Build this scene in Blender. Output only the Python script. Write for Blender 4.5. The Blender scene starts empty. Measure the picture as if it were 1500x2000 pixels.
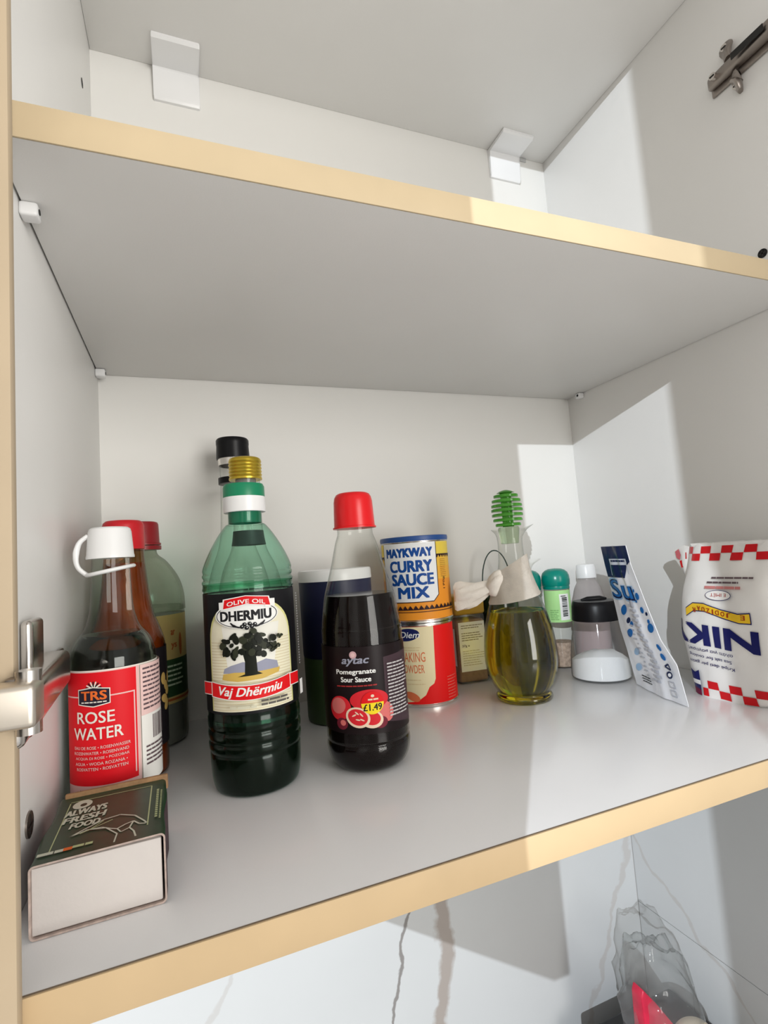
import bpy, bmesh, math, random
from mathutils import Vector, Matrix, noise
random.seed(4)
PI = math.pi
scene = bpy.context.scene
COL = scene.collection

# ------------------------------------------------------------------ camera
cam_d = bpy.data.cameras.new('camera')
cam = bpy.data.objects.new('camera', cam_d); COL.objects.link(cam)
cam_d.sensor_fit = 'VERTICAL'; cam_d.sensor_height = 24.0; cam_d.sensor_width = 18.0
cam_d.lens = 1003.804 / 2000 * 24.0
cam_d.clip_start = 0.005; cam_d.clip_end = 60
CAM = Vector((0.0770, -0.2614, 0.1500))
RX, RY, RZ = (0.9317, -0.3558, -0.0734), (-0.0372, 0.1074, -0.9935), (0.3614, 0.9284, 0.0868)
M3 = Matrix((RX, tuple(-a for a in RY), tuple(-a for a in RZ))).transposed()
q = M3.to_quaternion(); q.normalize()
cam.matrix_world = Matrix.Translation(CAM) @ q.to_matrix().to_4x4()
scene.camera = cam

# ------------------------------------------------------------------ world and lamps
world = bpy.data.worlds.new('world'); scene.world = world
world.use_nodes = True
bg = world.node_tree.nodes['Background']
bg.inputs['Color'].default_value = (1.0, 0.965, 0.92, 1)
bg.inputs['Strength'].default_value = 0.70

def lamp(name, kind, loc, energy, color=(1, 1, 1), target=None, **kw):
    d = bpy.data.lights.new(name, kind); d.energy = energy; d.color = color
    for k, v in kw.items(): setattr(d, k, v)
    o = bpy.data.objects.new(name, d); COL.objects.link(o); o.location = loc
    if target is not None:
        o.rotation_euler = (Vector(target) - Vector(loc)).to_track_quat('-Z', 'Y').to_euler()
    return o
# small bright lamp out of view at the front left, placed from the shadow edges
lamp('room_bulb', 'POINT', (-1.41, -2.09, 0.80), 225, (0.86, 0.93, 1.0), shadow_soft_size=0.007)
# wide unseen fill light, added behind and to the right of the camera
lamp('fill_panel', 'AREA', (0.95, -1.95, 0.25), 36, (1.0, 0.975, 0.93), (0.25, 0.20, 0.25),
     shape='RECTANGLE', size=1.1, size_y=1.2)

vs = scene.view_settings
vs.view_transform = 'Standard'; vs.look = 'None'; vs.gamma = 1.0
vs.exposure = 0.08; vs.use_curve_mapping = False
try:
    scene.cycles.transparent_max_bounces = 32
    scene.cycles.max_bounces = 16
    scene.cycles.transmission_bounces = 16
except Exception: pass

# ------------------------------------------------------------------ materials
MATS = {}
def srgb(r, g, b):
    f = lambda c: (c / 255 / 12.92) if c / 255 <= .04045 else ((c / 255 + .055) / 1.055) ** 2.4
    return (f(r), f(g), f(b))
def mat(name, color, rough=0.5, metal=0.0, trans=0.0, ior=1.45, spec=0.5, var=0.0, vscale=60, bump=0.0, bscale=400, coat=0.0):
    if name in MATS: return MATS[name]
    m = bpy.data.materials.new(name); m.use_nodes = True
    nt = m.node_tree; b = nt.nodes['Principled BSDF']
    b.inputs['Base Color'].default_value = (*color, 1); b.inputs['Roughness'].default_value = rough
    b.inputs['Metallic'].default_value = metal; b.inputs['IOR'].default_value = ior
    b.inputs['Transmission Weight'].default_value = trans
    b.inputs['Specular IOR Level'].default_value = spec
    b.inputs['Coat Weight'].default_value = coat; b.inputs['Coat Roughness'].default_value = .08
    if var or bump:
        tc = nt.nodes.new('ShaderNodeTexCoord')
    if var:
        n = nt.nodes.new('ShaderNodeTexNoise'); n.inputs['Scale'].default_value = vscale; n.inputs['Detail'].default_value = 5
        nt.links.new(tc.outputs['Object'], n.inputs['Vector'])
        r = nt.nodes.new('ShaderNodeValToRGB')
        r.color_ramp.elements[0].position = .3; r.color_ramp.elements[1].position = .7
        r.color_ramp.elements[0].color = (*[c * (1 - var) for c in color], 1)
        r.color_ramp.elements[1].color = (*[min(1, c * (1 + var)) for c in color], 1)
        nt.links.new(n.outputs['Fac'], r.inputs['Fac']); nt.links.new(r.outputs['Color'], b.inputs['Base Color'])
    if bump:
        n2 = nt.nodes.new('ShaderNodeTexNoise'); n2.inputs['Scale'].default_value = bscale; n2.inputs['Detail'].default_value = 3
        nt.links.new(tc.outputs['Object'], n2.inputs['Vector'])
        bp = nt.nodes.new('ShaderNodeBump'); bp.inputs['Strength'].default_value = bump; bp.inputs['Distance'].default_value = .001
        nt.links.new(n2.outputs['Fac'], bp.inputs['Height']); nt.links.new(bp.outputs['Normal'], b.inputs['Normal'])
    MATS[name] = m
    return m
def thin_glass(name, tint=(1, 1, 1), rough=0.02, ior=1.45, haze=0.0, haze_col=(.8, .8, .8), edge=(.50, .53, .50)):
    """thin clear wall: light passes straight through, the surface reflects by Fresnel; haze is a milky diffuse share"""
    if name in MATS: return MATS[name]
    m = bpy.data.materials.new(name); m.use_nodes = True; nt = m.node_tree; nt.nodes.clear()
    out = nt.nodes.new('ShaderNodeOutputMaterial'); tr = nt.nodes.new('ShaderNodeBsdfTransparent'); gl = nt.nodes.new('ShaderNodeBsdfGlossy')
    lw = nt.nodes.new('ShaderNodeLayerWeight'); lw.inputs['Blend'].default_value = .5
    pw = nt.nodes.new('ShaderNodeMath'); pw.operation = 'POWER'; pw.inputs[1].default_value = 3.5; nt.links.new(lw.outputs['Facing'], pw.inputs[0])
    tm = nt.nodes.new('ShaderNodeMixRGB'); tm.inputs[1].default_value = (*tint, 1); tm.inputs[2].default_value = (*[a * b for a, b in zip(tint, edge)], 1)
    nt.links.new(pw.outputs[0], tm.inputs[0]); nt.links.new(tm.outputs[0], tr.inputs['Color']); gl.inputs['Roughness'].default_value = rough
    fr = nt.nodes.new('ShaderNodeFresnel'); ge = nt.nodes.new('ShaderNodeNewGeometry'); mi = nt.nodes.new('ShaderNodeMapRange')
    mi.inputs['To Min'].default_value = ior; mi.inputs['To Max'].default_value = 1 / ior      # same reflectance on both sides of the thin wall
    nt.links.new(ge.outputs['Backfacing'], mi.inputs['Value']); nt.links.new(mi.outputs[0], fr.inputs['IOR'])
    mx = nt.nodes.new('ShaderNodeMixShader')
    nt.links.new(fr.outputs['Fac'], mx.inputs['Fac']); nt.links.new(tr.outputs['BSDF'], mx.inputs[1]); nt.links.new(gl.outputs['BSDF'], mx.inputs[2])
    last = mx
    if haze:
        df = nt.nodes.new('ShaderNodeBsdfDiffuse'); df.inputs['Color'].default_value = (*haze_col, 1)
        tl = nt.nodes.new('ShaderNodeBsdfTranslucent'); tl.inputs['Color'].default_value = (*haze_col, 1)
        m1 = nt.nodes.new('ShaderNodeMixShader'); m1.inputs['Fac'].default_value = .5
        nt.links.new(df.outputs['BSDF'], m1.inputs[1]); nt.links.new(tl.outputs['BSDF'], m1.inputs[2])
        m2 = nt.nodes.new('ShaderNodeMixShader'); m2.inputs['Fac'].default_value = haze
        nt.links.new(mx.outputs['Shader'], m2.inputs[1]); nt.links.new(m1.outputs['Shader'], m2.inputs[2]); last = m2
    nt.links.new(last.outputs['Shader'], out.inputs['Surface'])
    MATS[name] = m
    return m

LAM = mat('white_laminate', (.80, .79, .77), .38, spec=.35, var=.012, vscale=9, bump=.05, bscale=900)
SHELFTOP = mat('grey_white_shelf_laminate', (.82, .82, .83), .22, spec=.45, var=.015, vscale=8, bump=.03, bscale=900)
BACKP = mat('white_back_board', (.79, .78, .75), .5, spec=.3, var=.012, vscale=7)
CREAM = mat('cream_edge_band', (.66, .53, .345), .5, spec=.25, var=.03, vscale=25)
WHITEP = mat('white_plastic', (.82, .82, .82), .3)
CHROME = mat('nickel_metal', (.62, .58, .54), .22, metal=1.0)
DULLM = mat('dull_hinge_metal', (.30, .265, .24), .38, metal=1.0)
BLACKP = mat('black_plastic', (.006, .006, .007), .35, spec=.22)
DARK = mat('dark_hole', (.01, .009, .008), .6)
TIN = mat('tin_metal', (.75, .72, .68), .25, metal=1.0)

# ------------------------------------------------------------------ object helpers
def tag(o, label=None, cat=None, group=None, kind=None):
    if label: o['label'] = label
    if cat: o['category'] = cat
    if group: o['group'] = group
    if kind: o['kind'] = kind
    return o
def empty(name, loc, label, cat, group=None, rz=0):
    o = bpy.data.objects.new(name, None); COL.objects.link(o); o.empty_display_size = .02
    o.location = loc; o.rotation_euler = (0, 0, rz)
    return tag(o, label, cat, group)
def obj(name, bm, mats, parent=None, smooth=None, loc=None):
    me = bpy.data.meshes.new(name)
    bmesh.ops.recalc_face_normals(bm, faces=bm.faces)
    bm.to_mesh(me); bm.free()
    if not isinstance(mats, (list, tuple)): mats = [mats]
    for m in mats: me.materials.append(m)
    if smooth is not None:
        for p in me.polygons: p.use_smooth = True
        me.set_sharp_from_angle(angle=math.radians(smooth))
    o = bpy.data.objects.new(name, me); COL.objects.link(o)
    if parent: o.parent = parent
    if loc: o.location = loc
    return o
def bm_box(x0, x1, y0, y1, z0, z1, bevel=0, seg=2, bm=None):
    bm2 = bmesh.new()
    bmesh.ops.create_cube(bm2, size=1)
    for v in bm2.verts:
        v.co = Vector((x0 if v.co.x < 0 else x1, y0 if v.co.y < 0 else y1, z0 if v.co.z < 0 else z1))
    if bevel: bmesh.ops.bevel(bm2, geom=bm2.edges[:], offset=bevel, segments=seg, affect='EDGES', profile=.5)
    if bm is None: return bm2
    merge(bm, bm2)
    return bm
def merge(bm, other, mat_index=None):
    me = bpy.data.meshes.new('tmp'); 
    if mat_index is not None:
        for f in other.faces: f.material_index = mat_index
    other.to_mesh(me); other.free(); bm.from_mesh(me); bpy.data.meshes.remove(me)
    return bm
def box(name, x0, x1, y0, y1, z0, z1, m, parent=None, bevel=.0004, seg=2):
    return obj(name, bm_box(x0, x1, y0, y1, z0, z1, bevel, seg), m, parent, 40)
def bm_lathe(prof, seg=56, bottom=True, top=True, fn=None, a0=0, a1=2 * PI):
    bm = bmesh.new(); rings = []
    full = abs(a1 - a0 - 2 * PI) < 1e-6
    n = seg if full else seg + 1
    for z, r in prof:
        ring = []
        for i in range(n):
            a = a0 + (a1 - a0) * i / seg
            p = Vector((r * math.cos(a), r * math.sin(a), z))
            if fn: p = fn(p, a, z, r)
            ring.append(bm.verts.new(p))
        rings.append(ring)
    for k in range(len(rings) - 1):
        for i in range(n if full else n - 1):
            j = (i + 1) % n
            bm.faces.new((rings[k][i], rings[k][j], rings[k + 1][j], rings[k + 1][i]))
    if full and bottom: bm.faces.new(rings[0][::-1])
    if full and top: bm.faces.new(rings[-1])
    return bm
def lathe(name, prof, m, parent=None, seg=56, bottom=True, top=True, smooth=35, fn=None, loc=None):
    return obj(name, bm_lathe(prof, seg, bottom, top, fn), m, parent, smooth, loc)
def cr(pts, n=5):
    """Catmull-Rom refine a (z, r) profile"""
    P = [Vector((a, b)) for a, b in pts]; out = []
    for i in range(len(P) - 1):
        p0 = P[max(i - 1, 0)]; p1 = P[i]; p2 = P[i + 1]; p3 = P[min(i + 2, len(P) - 1)]
        for k in range(n):
            t = k / n
            v = .5 * ((2 * p1) + (p2 - p0) * t + (2 * p0 - 5 * p1 + 4 * p2 - p3) * t * t + (3 * p1 - p0 - 3 * p2 + p3) * t ** 3)
            out.append((v.x, max(v.y, .0003)))
    out.append(tuple(P[-1]))
    return out
def inset(prof, d): return [(z, max(r - d, .0003)) for z, r in prof]
def rad_at(prof, z):
    for (z0, r0), (z1, r1) in zip(prof, prof[1:]):
        if z0 <= z <= z1 and z1 > z0: return r0 + (r1 - r0) * (z - z0) / (z1 - z0)
    return prof[-1][1] if z > prof[-1][0] else prof[0][1]
def clip(prof, z0, z1):
    o = [(z0, rad_at(prof, z0))] + [(z, r) for z, r in prof if z0 < z < z1] + [(z1, rad_at(prof, z1))]
    return o
def bm_tube(pts, rads, seg=10, flat=1.0, cap=True):
    """swept tube through 3D points; flat < 1 squashes it along its second axis"""
    bm = bmesh.new(); P = [Vector(p) for p in pts]; rings = []
    if not isinstance(rads, (list, tuple)): rads = [rads] * len(P)
    up = Vector((.13, .21, 1)).normalized()
    for i, p in enumerate(P):
        t = (P[min(i + 1, len(P) - 1)] - P[max(i - 1, 0)]).normalized()
        a = t.cross(up).normalized(); b = a.cross(t).normalized()
        rings.append([bm.verts.new(p + (a * math.cos(w) * flat + b * math.sin(w)) * rads[i]) for w in [2 * PI * k / seg for k in range(seg)]])
    for k in range(len(rings) - 1):
        for i in range(seg):
            j = (i + 1) % seg
            bm.faces.new((rings[k][i], rings[k][j], rings[k + 1][j], rings[k + 1][i]))
    if cap: bm.faces.new(rings[0][::-1]); bm.faces.new(rings[-1])
    return bm
def curve3(pts, n=6):
    P = [Vector(p) for p in pts]; out = []
    for i in range(len(P) - 1):
        p0 = P[max(i - 1, 0)]; p1 = P[i]; p2 = P[i + 1]; p3 = P[min(i + 2, len(P) - 1)]
        for k in range(n):
            t = k / n
            out.append(.5 * ((2 * p1) + (p2 - p0) * t + (2 * p0 - 5 * p1 + 4 * p2 - p3) * t * t + (3 * p1 - p0 - 3 * p2 + p3) * t ** 3))
    out.append(P[-1]); return out
def bm_cyl_between(a, b, r, seg=16): return bm_tube([a, b], r, seg)

# ------------------------------------------------------------------ printing: flat shapes laid on a surface
_txt = {}
def text_mesh(s, bold, shear):
    key = (s, bold, shear)
    if key not in _txt:
        c = bpy.data.curves.new('t', 'FONT'); c.body = s; c.size = 1; c.resolution_u = 3; c.offset = bold; c.shear = shear; c.fill_mode = 'BOTH'
        o = bpy.data.objects.new('t', c); COL.objects.link(o)
        dg = bpy.context.evaluated_depsgraph_get()
        me = bpy.data.meshes.new_from_object(o.evaluated_get(dg))
        _txt[key] = ([tuple(v.co) for v in me.vertices], [tuple(p.vertices) for p in me.polygons])
        bpy.data.objects.remove(o); bpy.data.curves.remove(c); bpy.data.meshes.remove(me)
    return _txt[key]
class Sheet:
    """2-D print in millimetres (u right, v up), mapped to 3-D by f(u, v, h) in metres"""
    def __init__(s, f, ustep=1.2, vstep=None, h0=.00030, dh=.000035):
        s.f = f; s.us = ustep; s.vs = vstep; s.h = h0; s.dh = dh; s.bm = bmesh.new(); s.mats = []
    def mi(s, m):
        if m not in s.mats: s.mats.append(m)
        return s.mats.index(m)
    def polys(s, vs, fs, m):
        s.h += s.dh; i = s.mi(m)
        bv = [s.bm.verts.new((x, y, s.h)) for x, y in vs]; made = []
        for f in fs:
            try:
                fa = s.bm.faces.new([bv[k] for k in f]); fa.material_index = i; made.append(fa)
            except ValueError: pass
        ng = [f for f in made if len(f.verts) > 4]
        if ng: bmesh.ops.triangulate(s.bm, faces=ng)
        return s
    def poly(s, pts, m): return s.polys(pts, [tuple(range(len(pts)))], m)
    def rect(s, x0, y0, x1, y1, m): return s.poly([(x0, y0), (x1, y0), (x1, y1), (x0, y1)], m)
    def rects(s, rs, m):
        vs = []; fs = []
        for (x0, y0, x1, y1) in rs:
            k = len(vs); vs += [(x0, y0), (x1, y0), (x1, y1), (x0, y1)]; fs.append((k, k + 1, k + 2, k + 3))
        return s.polys(vs, fs, m)
    def ell(s, cx, cy, a, b, m, n=28, rot=0):
        c, w = math.cos(rot), math.sin(rot); P = []
        for i in range(n):
            t = 2 * PI * i / n; x = a * math.cos(t); y = b * math.sin(t)
            P.append((cx + x * c - y * w, cy + x * w + y * c))
        return s.poly(P, m)
    def line(s, pts, w, m):
        vs = []; fs = []
        for (x0, y0), (x1, y1) in zip(pts, pts[1:]):
            L = math.hypot(x1 - x0, y1 - y0) or 1e-6; nx = -(y1 - y0) / L * w / 2; ny = (x1 - x0) / L * w / 2
            k = len(vs); vs += [(x0 - nx, y0 - ny), (x1 - nx, y1 - ny), (x1 + nx, y1 + ny), (x0 + nx, y0 + ny)]; fs.append((k, k + 1, k + 2, k + 3))
        return s.polys(vs, fs, m)
    def text(s, t, cx, cy, h, w, m, bold=0.0, shear=0.0, rot=0.0, arc=0.0):
        V, F = text_mesh(t, 0.0, shear)
        x0 = min(v[0] for v in V); x1 = max(v[0] for v in V); y0 = min(v[1] for v in V); y1 = max(v[1] for v in V)
        sy = h / (y1 - y0); sx = (w / (x1 - x0)) if w else sy
        c, n = math.cos(rot), math.sin(rot); P = []
        for v in V:
            x = (v[0] - (x0 + x1) / 2) * sx; y = (v[1] - (y0 + y1) / 2) * sy
            if arc: y += arc * ((2 * x / (w or 1)) ** 2)
            P.append((x, y))
        bx = bold * sy; keep = s.dh
        for dx, dy in (((0, 0), (-bx, -bx * .6), (bx, -bx * .6), (-bx, bx * .6), (bx, bx * .6)) if bold else ((0, 0),)):
            s.polys([(cx + (x + dx) * c - (y + dy) * n, cy + (x + dx) * n + (y + dy) * c) for x, y in P], F, m); s.dh = .000009
        s.dh = keep
        return s
    def greek(s, x0, x1, ytop, n, pitch, th, m, jitter=.15, gaps=True):
        """rows of illegible small print as broken dashes"""
        rs = []
        for k in range(n):
            y = ytop - k * pitch; x = x0; xe = x1 - random.random() * jitter * (x1 - x0)
            while x < xe:
                L = random.uniform(1.2, 3.6) * (th / .8 + .3) if gaps else xe - x
                rs.append((x, y - th, min(x + L, xe), y)); x += L + .45
        return s.rects(rs, m)
    def done(s, name, parent, grid=True):
        bm = s.bm
        if not bm.verts: return None
        if grid:
            us = [v.co.x for v in bm.verts]; u0, u1 = min(us), max(us); k = math.ceil(u0 / s.us)
            while k * s.us < u1:
                bmesh.ops.bisect_plane(bm, geom=bm.verts[:] + bm.edges[:] + bm.faces[:], plane_co=(k * s.us, 0, 0), plane_no=(1, 0, 0), dist=1e-5); k += 1
            if s.vs:
                us = [v.co.y for v in bm.verts]; u0, u1 = min(us), max(us); k = math.ceil(u0 / s.vs)
                while k * s.vs < u1:
                    bmesh.ops.bisect_plane(bm, geom=bm.verts[:] + bm.edges[:] + bm.faces[:], plane_co=(0, k * s.vs, 0), plane_no=(0, 1, 0), dist=1e-5); k += 1
        for v in bm.verts: v.co = Vector(s.f(v.co.x, v.co.y, v.co.z))
        me = bpy.data.meshes.new(name); bm.to_mesh(me); bm.free()
        for m in s.mats: me.materials.append(m)
        o = bpy.data.objects.new(name, me); COL.objects.link(o)
        if parent: o.parent = parent
        return o
def cyl_map(xc, yc, R, twist=0.0):
    """u = 0 faces the camera; R is a radius or a function of z; local coordinates of a thing standing at (xc, yc, 0)"""
    phi = math.atan2(CAM.y - yc, CAM.x - xc) + twist
    rf = R if callable(R) else (lambda z: R)
    r0 = rf(.07) if callable(R) else R
    def f(u, v, h):
        a = phi + u * .001 / r0; r = rf(v * .001) + h
        return (r * math.cos(a), r * math.sin(a), v * .001)
    return f
INK = lambda n, c, rough=.45: mat('print_' + n, c, rough, spec=.18)
K = INK('black', (.012, .012, .014)); WHT = INK('white', (.82, .82, .80)); REDI = INK('red', (.68, .008, .012)); NAVY = INK('navy', (.012, .018, .10))

# ================================================================== SETTING
W, D, H, Z2, T = .5954, .3123, .3549, .7168, .018
YL, TL = -.0226, .0161

def marble(name, veins):
    m = bpy.data.materials.new(name); m.use_nodes = True; nt = m.node_tree; b = nt.nodes['Principled BSDF']
    b.inputs['Roughness'].default_value = .5; b.inputs['Specular IOR Level'].default_value = .15
    N = nt.nodes.new; L = nt.links.new
    tc = N('ShaderNodeTexCoord'); sp = N('ShaderNodeSeparateXYZ'); L(tc.outputs['Object'], sp.inputs[0])
    nz = N('ShaderNodeTexNoise'); nz.inputs['Scale'].default_value = 22; nz.inputs['Detail'].default_value = 6; L(tc.outputs['Object'], nz.inputs['Vector'])
    cl = N('ShaderNodeTexNoise'); cl.inputs['Scale'].default_value = 5; cl.inputs['Detail'].default_value = 4; L(tc.outputs['Object'], cl.inputs['Vector'])
    base = N('ShaderNodeMixRGB'); base.inputs[1].default_value = (.59, .605, .61, 1); base.inputs[2].default_value = (.67, .685, .69, 1); L(cl.outputs['Fac'], base.inputs[0])
    last = base.outputs[0]
    def math_(op, a, bb=None, c=None):
        n = N('ShaderNodeMath'); n.operation = op
        for i, x in enumerate((a, bb, c)):
            if x is None: continue
            if isinstance(x, (int, float)): n.inputs[i].default_value = x
            else: L(x, n.inputs[i])
        return n.outputs[0]
    for axis, x0, slope, z0, amp, wid, color, strength in veins:
        co = sp.outputs[axis]
        d = math_('SUBTRACT', co, x0)
        d = math_('SUBTRACT', d, math_('MULTIPLY', math_('SUBTRACT', sp.outputs['Z'], z0), slope))
        d = math_('ADD', d, math_('MULTIPLY', math_('SUBTRACT', nz.outputs['Fac'], .5), amp))
        wn = N('ShaderNodeTexNoise'); wn.inputs['Scale'].default_value = 16; L(tc.outputs['Object'], wn.inputs['Vector'])
        wv = math_('MULTIPLY', wn.outputs['Fac'], wid)
        k = math_('DIVIDE', math_('ABSOLUTE', d), wv)
        mr = N('ShaderNodeMapRange'); mr.inputs['From Min'].default_value = .7; mr.inputs['From Max'].default_value = 1.4
        mr.inputs['To Min'].default_value = strength; mr.inputs['To Max'].default_value = 0; L(k, mr.inputs['Value'])
        mx = N('ShaderNodeMixRGB'); L(mr.outputs[0], mx.inputs[0]); L(last, mx.inputs[1]); mx.inputs[2].default_value = (*color, 1); last = mx.outputs[0]
    L(last, b.inputs['Base Color'])
    return m
MB1 = marble('marble_tile_back', [('X', .342, .10, -.32, .05, .020, (.36, .30, .26), .8), ('X', .285, .25, -.32, .03, .005, (.22, .20, .19), .85),
                                  ('X', .08, .6, -.3, .05, .006, (.5, .48, .46), .5), ('X', .52, .5, -.5, .06, .008, (.5, .46, .43), .5)])
MB2 = marble('marble_tile_right', [('Y', .1, 1.2, -.45, .06, .006, (.5, .47, .44), .5)])
GROUT = mat('grout', (.6, .59, .57), .8)
TX, TY = .640, .330
def wall(name, x0, x1, y0, y1, z0, z1, m): return tag(box(name, x0, x1, y0, y1, z0, z1, m, None, 0), kind='structure')
wb = wall('wall_back', -.9, TX + .12, TY + .0011, TY + .1, -.62, 1.12, GROUT)
wr = wall('wall_right', TX + .0011, TX + .1, -.75, TY + .0011, -.62, 1.12, GROUT)
for x0, x1 in ((-.9, -.8005), (-.7995, -.1603), (-.1597, TX - .0003)):
    for z0, z1 in ((-.62, -.0182),):
        box('tile', x0, x1, TY, TY + .0010, z0, z1, MB1, wb, .0002, 1)
for y0, y1 in ((-.75, -.2705), (-.2695, TY - .0006)):
    for z0, z1 in ((-.62, -.3475), (-.3468, -.0182)):
        box('tile', TX, TX + .0010, y0, y1, z0, z1, MB2, wr, .0002, 1)
PIERP = mat('pier_paint', (.78, .76, .72), .8)
wf = wall('shade_pier', -.211, .15, -.80, -.75, -.62, 1.12, PIERP)  # unseen pier added to cut the bulb's light off at the right

# worktop under the cabinet, with the black appliance that shows at the lower edge of the picture
ct = box('worktop', -.9, TX - .001, -.28, TY - .001, -.62, -.58, mat('dark_worktop', (.12, .11, .10), .35, var=.15, vscale=80), None, .002)
tag(ct, 'dark kitchen worktop below the cabinet', 'worktop')

# ================================================================== CABINET
cab = empty('wall_cabinet', (0, 0, 0), 'white laminate wall cabinet with cream edge banding and a shelf', 'cabinet')
box('side_panel', -.018, 0, YL, D, -TL, Z2 + T, LAM, cab, .0003)
box('side_panel', W, W + .018, YL, D, -TL, Z2 + T, LAM, cab, .0003)
box('back_panel', -.018, W + .018, D, D + .004, -TL, Z2 + T, BACKP, cab, 0)
box('top_panel', .0002, W - .0002, YL, D - .0002, Z2, Z2 + T, LAM, cab, .0003)
bp = box('bottom_panel', .0002, W - .0002, YL + .0012, D - .0002, -TL, 0, SHELFTOP, cab, .0002)
box('edge_band', .0002, W - .0002, YL, YL + .0012, -TL, 0, mat('cream_band_dimmed', (.60, .445, .265), .5, spec=.25, var=.03, vscale=25), bp, .0003)  # the cream band again, darkened to stand in for dimmer light low down
DK = mat('edge_joint', (.20, .15, .10), .7)
box('edge_joint', .0002, W - .0002, YL + .0009, YL + .0018, -.0004, .00012, DK, bp, 0)
box('front_stile', -.030, .0160, -.0300, -.0236, -.06, Z2 + .03, mat('cream_strip_dimmed', (.50, .40, .28), .55, spec=.2, var=.05, vscale=14), cab, .0008)['label'] = 'cream front edge strip of the cabinet side'  # cream toned down to tan; dimmer light at the left front put into the colour
box('door', -.038, -.020, -.3440, -.032, -.066, Z2 + .02, LAM, cab, .001)
box('door', W + .020, W + .038, -.3440, -.032, -.066, Z2 + .02, LAM, cab, .001)

# adjustable shelf on pins
sh = empty('cabinet_shelf', (0, 0, H), 'removable white shelf with a cream front edge resting on shelf pins', 'shelf')
box('board', .0012, W - .0008, .0012, D - .0012, 0, T, LAM, sh, .0003)
box('edge_band', .0012, W - .0008, 0, .0012, 0, T, CREAM, sh, .0004)
# shelf pins: plug, block and a little dark screw slot
def pin(x, y, z, s, big=1.0):
    bm = bm_box(min(x, x + s * .0095 * big), max(x, x + s * .0095 * big), y - .0048 * big, y + .0048 * big, z - .0082 * big, z, .0016, 3)
    p_ = obj('shelf_pin', bm, WHITEP, cab, 40)
    obj('slot', bm_cyl_between((x + s * .0095 * big, y - .001, z - .004 * big), (x + s * .0099 * big, y - .001, z - .004 * big), .0016, 12), DARK, p_, 40)
pin(0, .0500, H - .0002, 1, .95); pin(0, .296, H - .0002, 1, .95); pin(W, .2845, H - .0002, -1, .9)
def wall_screw(x, y, z, s, r=.0036, head=CHROME):
    bm = bm_cyl_between((x, y, z), (x + s * .0009, y, z), r, 20)
    o = obj('screw', bm, head, cab, 30)
    b2 = bm_box(x + s * .0008 - .0002, x + s * .0008 + .0003, y - r * .75, y + r * .75, z - .0006, z + .0006); bm_box(x + s * .0008 - .0002, x + s * .0008 + .0003, y - .0006, y + .0006, z - r * .75, z + r * .75, bm=b2)
    obj('screw_slot', b2, DARK, o)
wall_screw(0, .0505, .0325, 1, .0062, DULLM)
wall_screw(W, .036, .4088, -1, .0042, BLACKP)
obj('pin_hole', bm_cyl_between((.0001, .2587, .6262), (.0004, .2587, .6262), .0042, 16), DARK, cab, 30)

# L-shaped white covers over the hanging brackets in the upper compartment
def bracket(xc, w):
    bm = bmesh.new(); t = .0050; a = .0405; b = .0430
    prof = [(0, 0), (-a, 0), (-a, -.0030), (-a + .002, -t), (-t - .001, -t), (-t, -t - .001), (-t, -b + .003), (-t + .002, -b), (0, -b)]
    L_ = [bm.verts.new((-w / 2, y, z)) for y, z in prof]; R_ = [bm.verts.new((w / 2, y, z)) for y, z in prof]
    n = len(prof)
    for i in range(n): bm.faces.new((L_[i], L_[(i + 1) % n], R_[(i + 1) % n], R_[i]))
    bm.faces.new(L_[::-1]); bm.faces.new(R_)
    ed = [e for e in bm.edges if abs(e.verts[0].co.x - e.verts[1].co.x) < 1e-6 and (e.verts[0].co.y + e.verts[1].co.y < -.002)]
    bmesh.ops.bevel(bm, geom=ed, offset=.0014, segments=3, affect='EDGES', profile=.5)
    c_ = obj('bracket_cover', bm, WHITEP, cab, 40, (xc, D, Z2))
    return c_
bracket(.0865, .0490); bracket(.5240, .0500)
box('bracket_plate', .5490, .5640, D - .002, D, Z2 - .0055, Z2 - .0004, mat('grey_plate', (.5, .5, .49), .5), cab, .0004)

# left hinge: winged plate on the side panel, sprung arm reaching round to the open door
hg = obj('hinge', bm_box(.0003, .0028, .028, .122, .084, .108, .0012, 3), DULLM, cab, 40)
def hp(name, bm, m): return obj(name, bm, m, hg, 40)
hp('plate_wing', bm_box(.0010, .0062, .0360, .0590, .1040, .1320, .0024, 4), CHROME)
hp('plate_wing', bm_box(.0010, .0056, .0360, .0520, .0765, .0900, .0022, 4), CHROME)
bmh = bm_box(.004, .0185, -.028, .082, .0885, .1075, .0035, 4)
for v in bmh.verts:
    if v.co.y > .04: v.co.z += (v.co.y - .04) * .10; v.co.x -= (v.co.y - .04) * .12
hp('arm_cover', bmh, CHROME)
bma = bm_box(-.036, .0262, -.0455, -.0315, .0998, .1150, .0022, 3)
hp('arm', bma, mat('satin_nickel', (.72, .66, .58), .38, metal=1.0))
for zz in (.1040, .1092): hp('arm_groove', bm_box(-.036, .0150, -.0458, -.0452, zz - .0003, zz + .0003), mat('groove_metal', (.25, .21, .18), .5, metal=1.0))
hp('knuckle', bm_cyl_between((.0215, -.034, .0960), (.0215, -.034, .1185), .0042, 18), CHROME)
hp('link', bm_box(.0135, .0225, -.034, -.018, .0990, .1160, .0015, 2), DULLM)
hp('cup', bm_lathe([(0, .004), (.0005, .0170), (.010, .0175), (.0112, .0165), (.0112, .002)], 36, fn=lambda p, a, z, r: Vector((-.0195 + p.z, -.060 + p.x, .107 + p.y * 1.4))), BLACKP)

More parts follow.
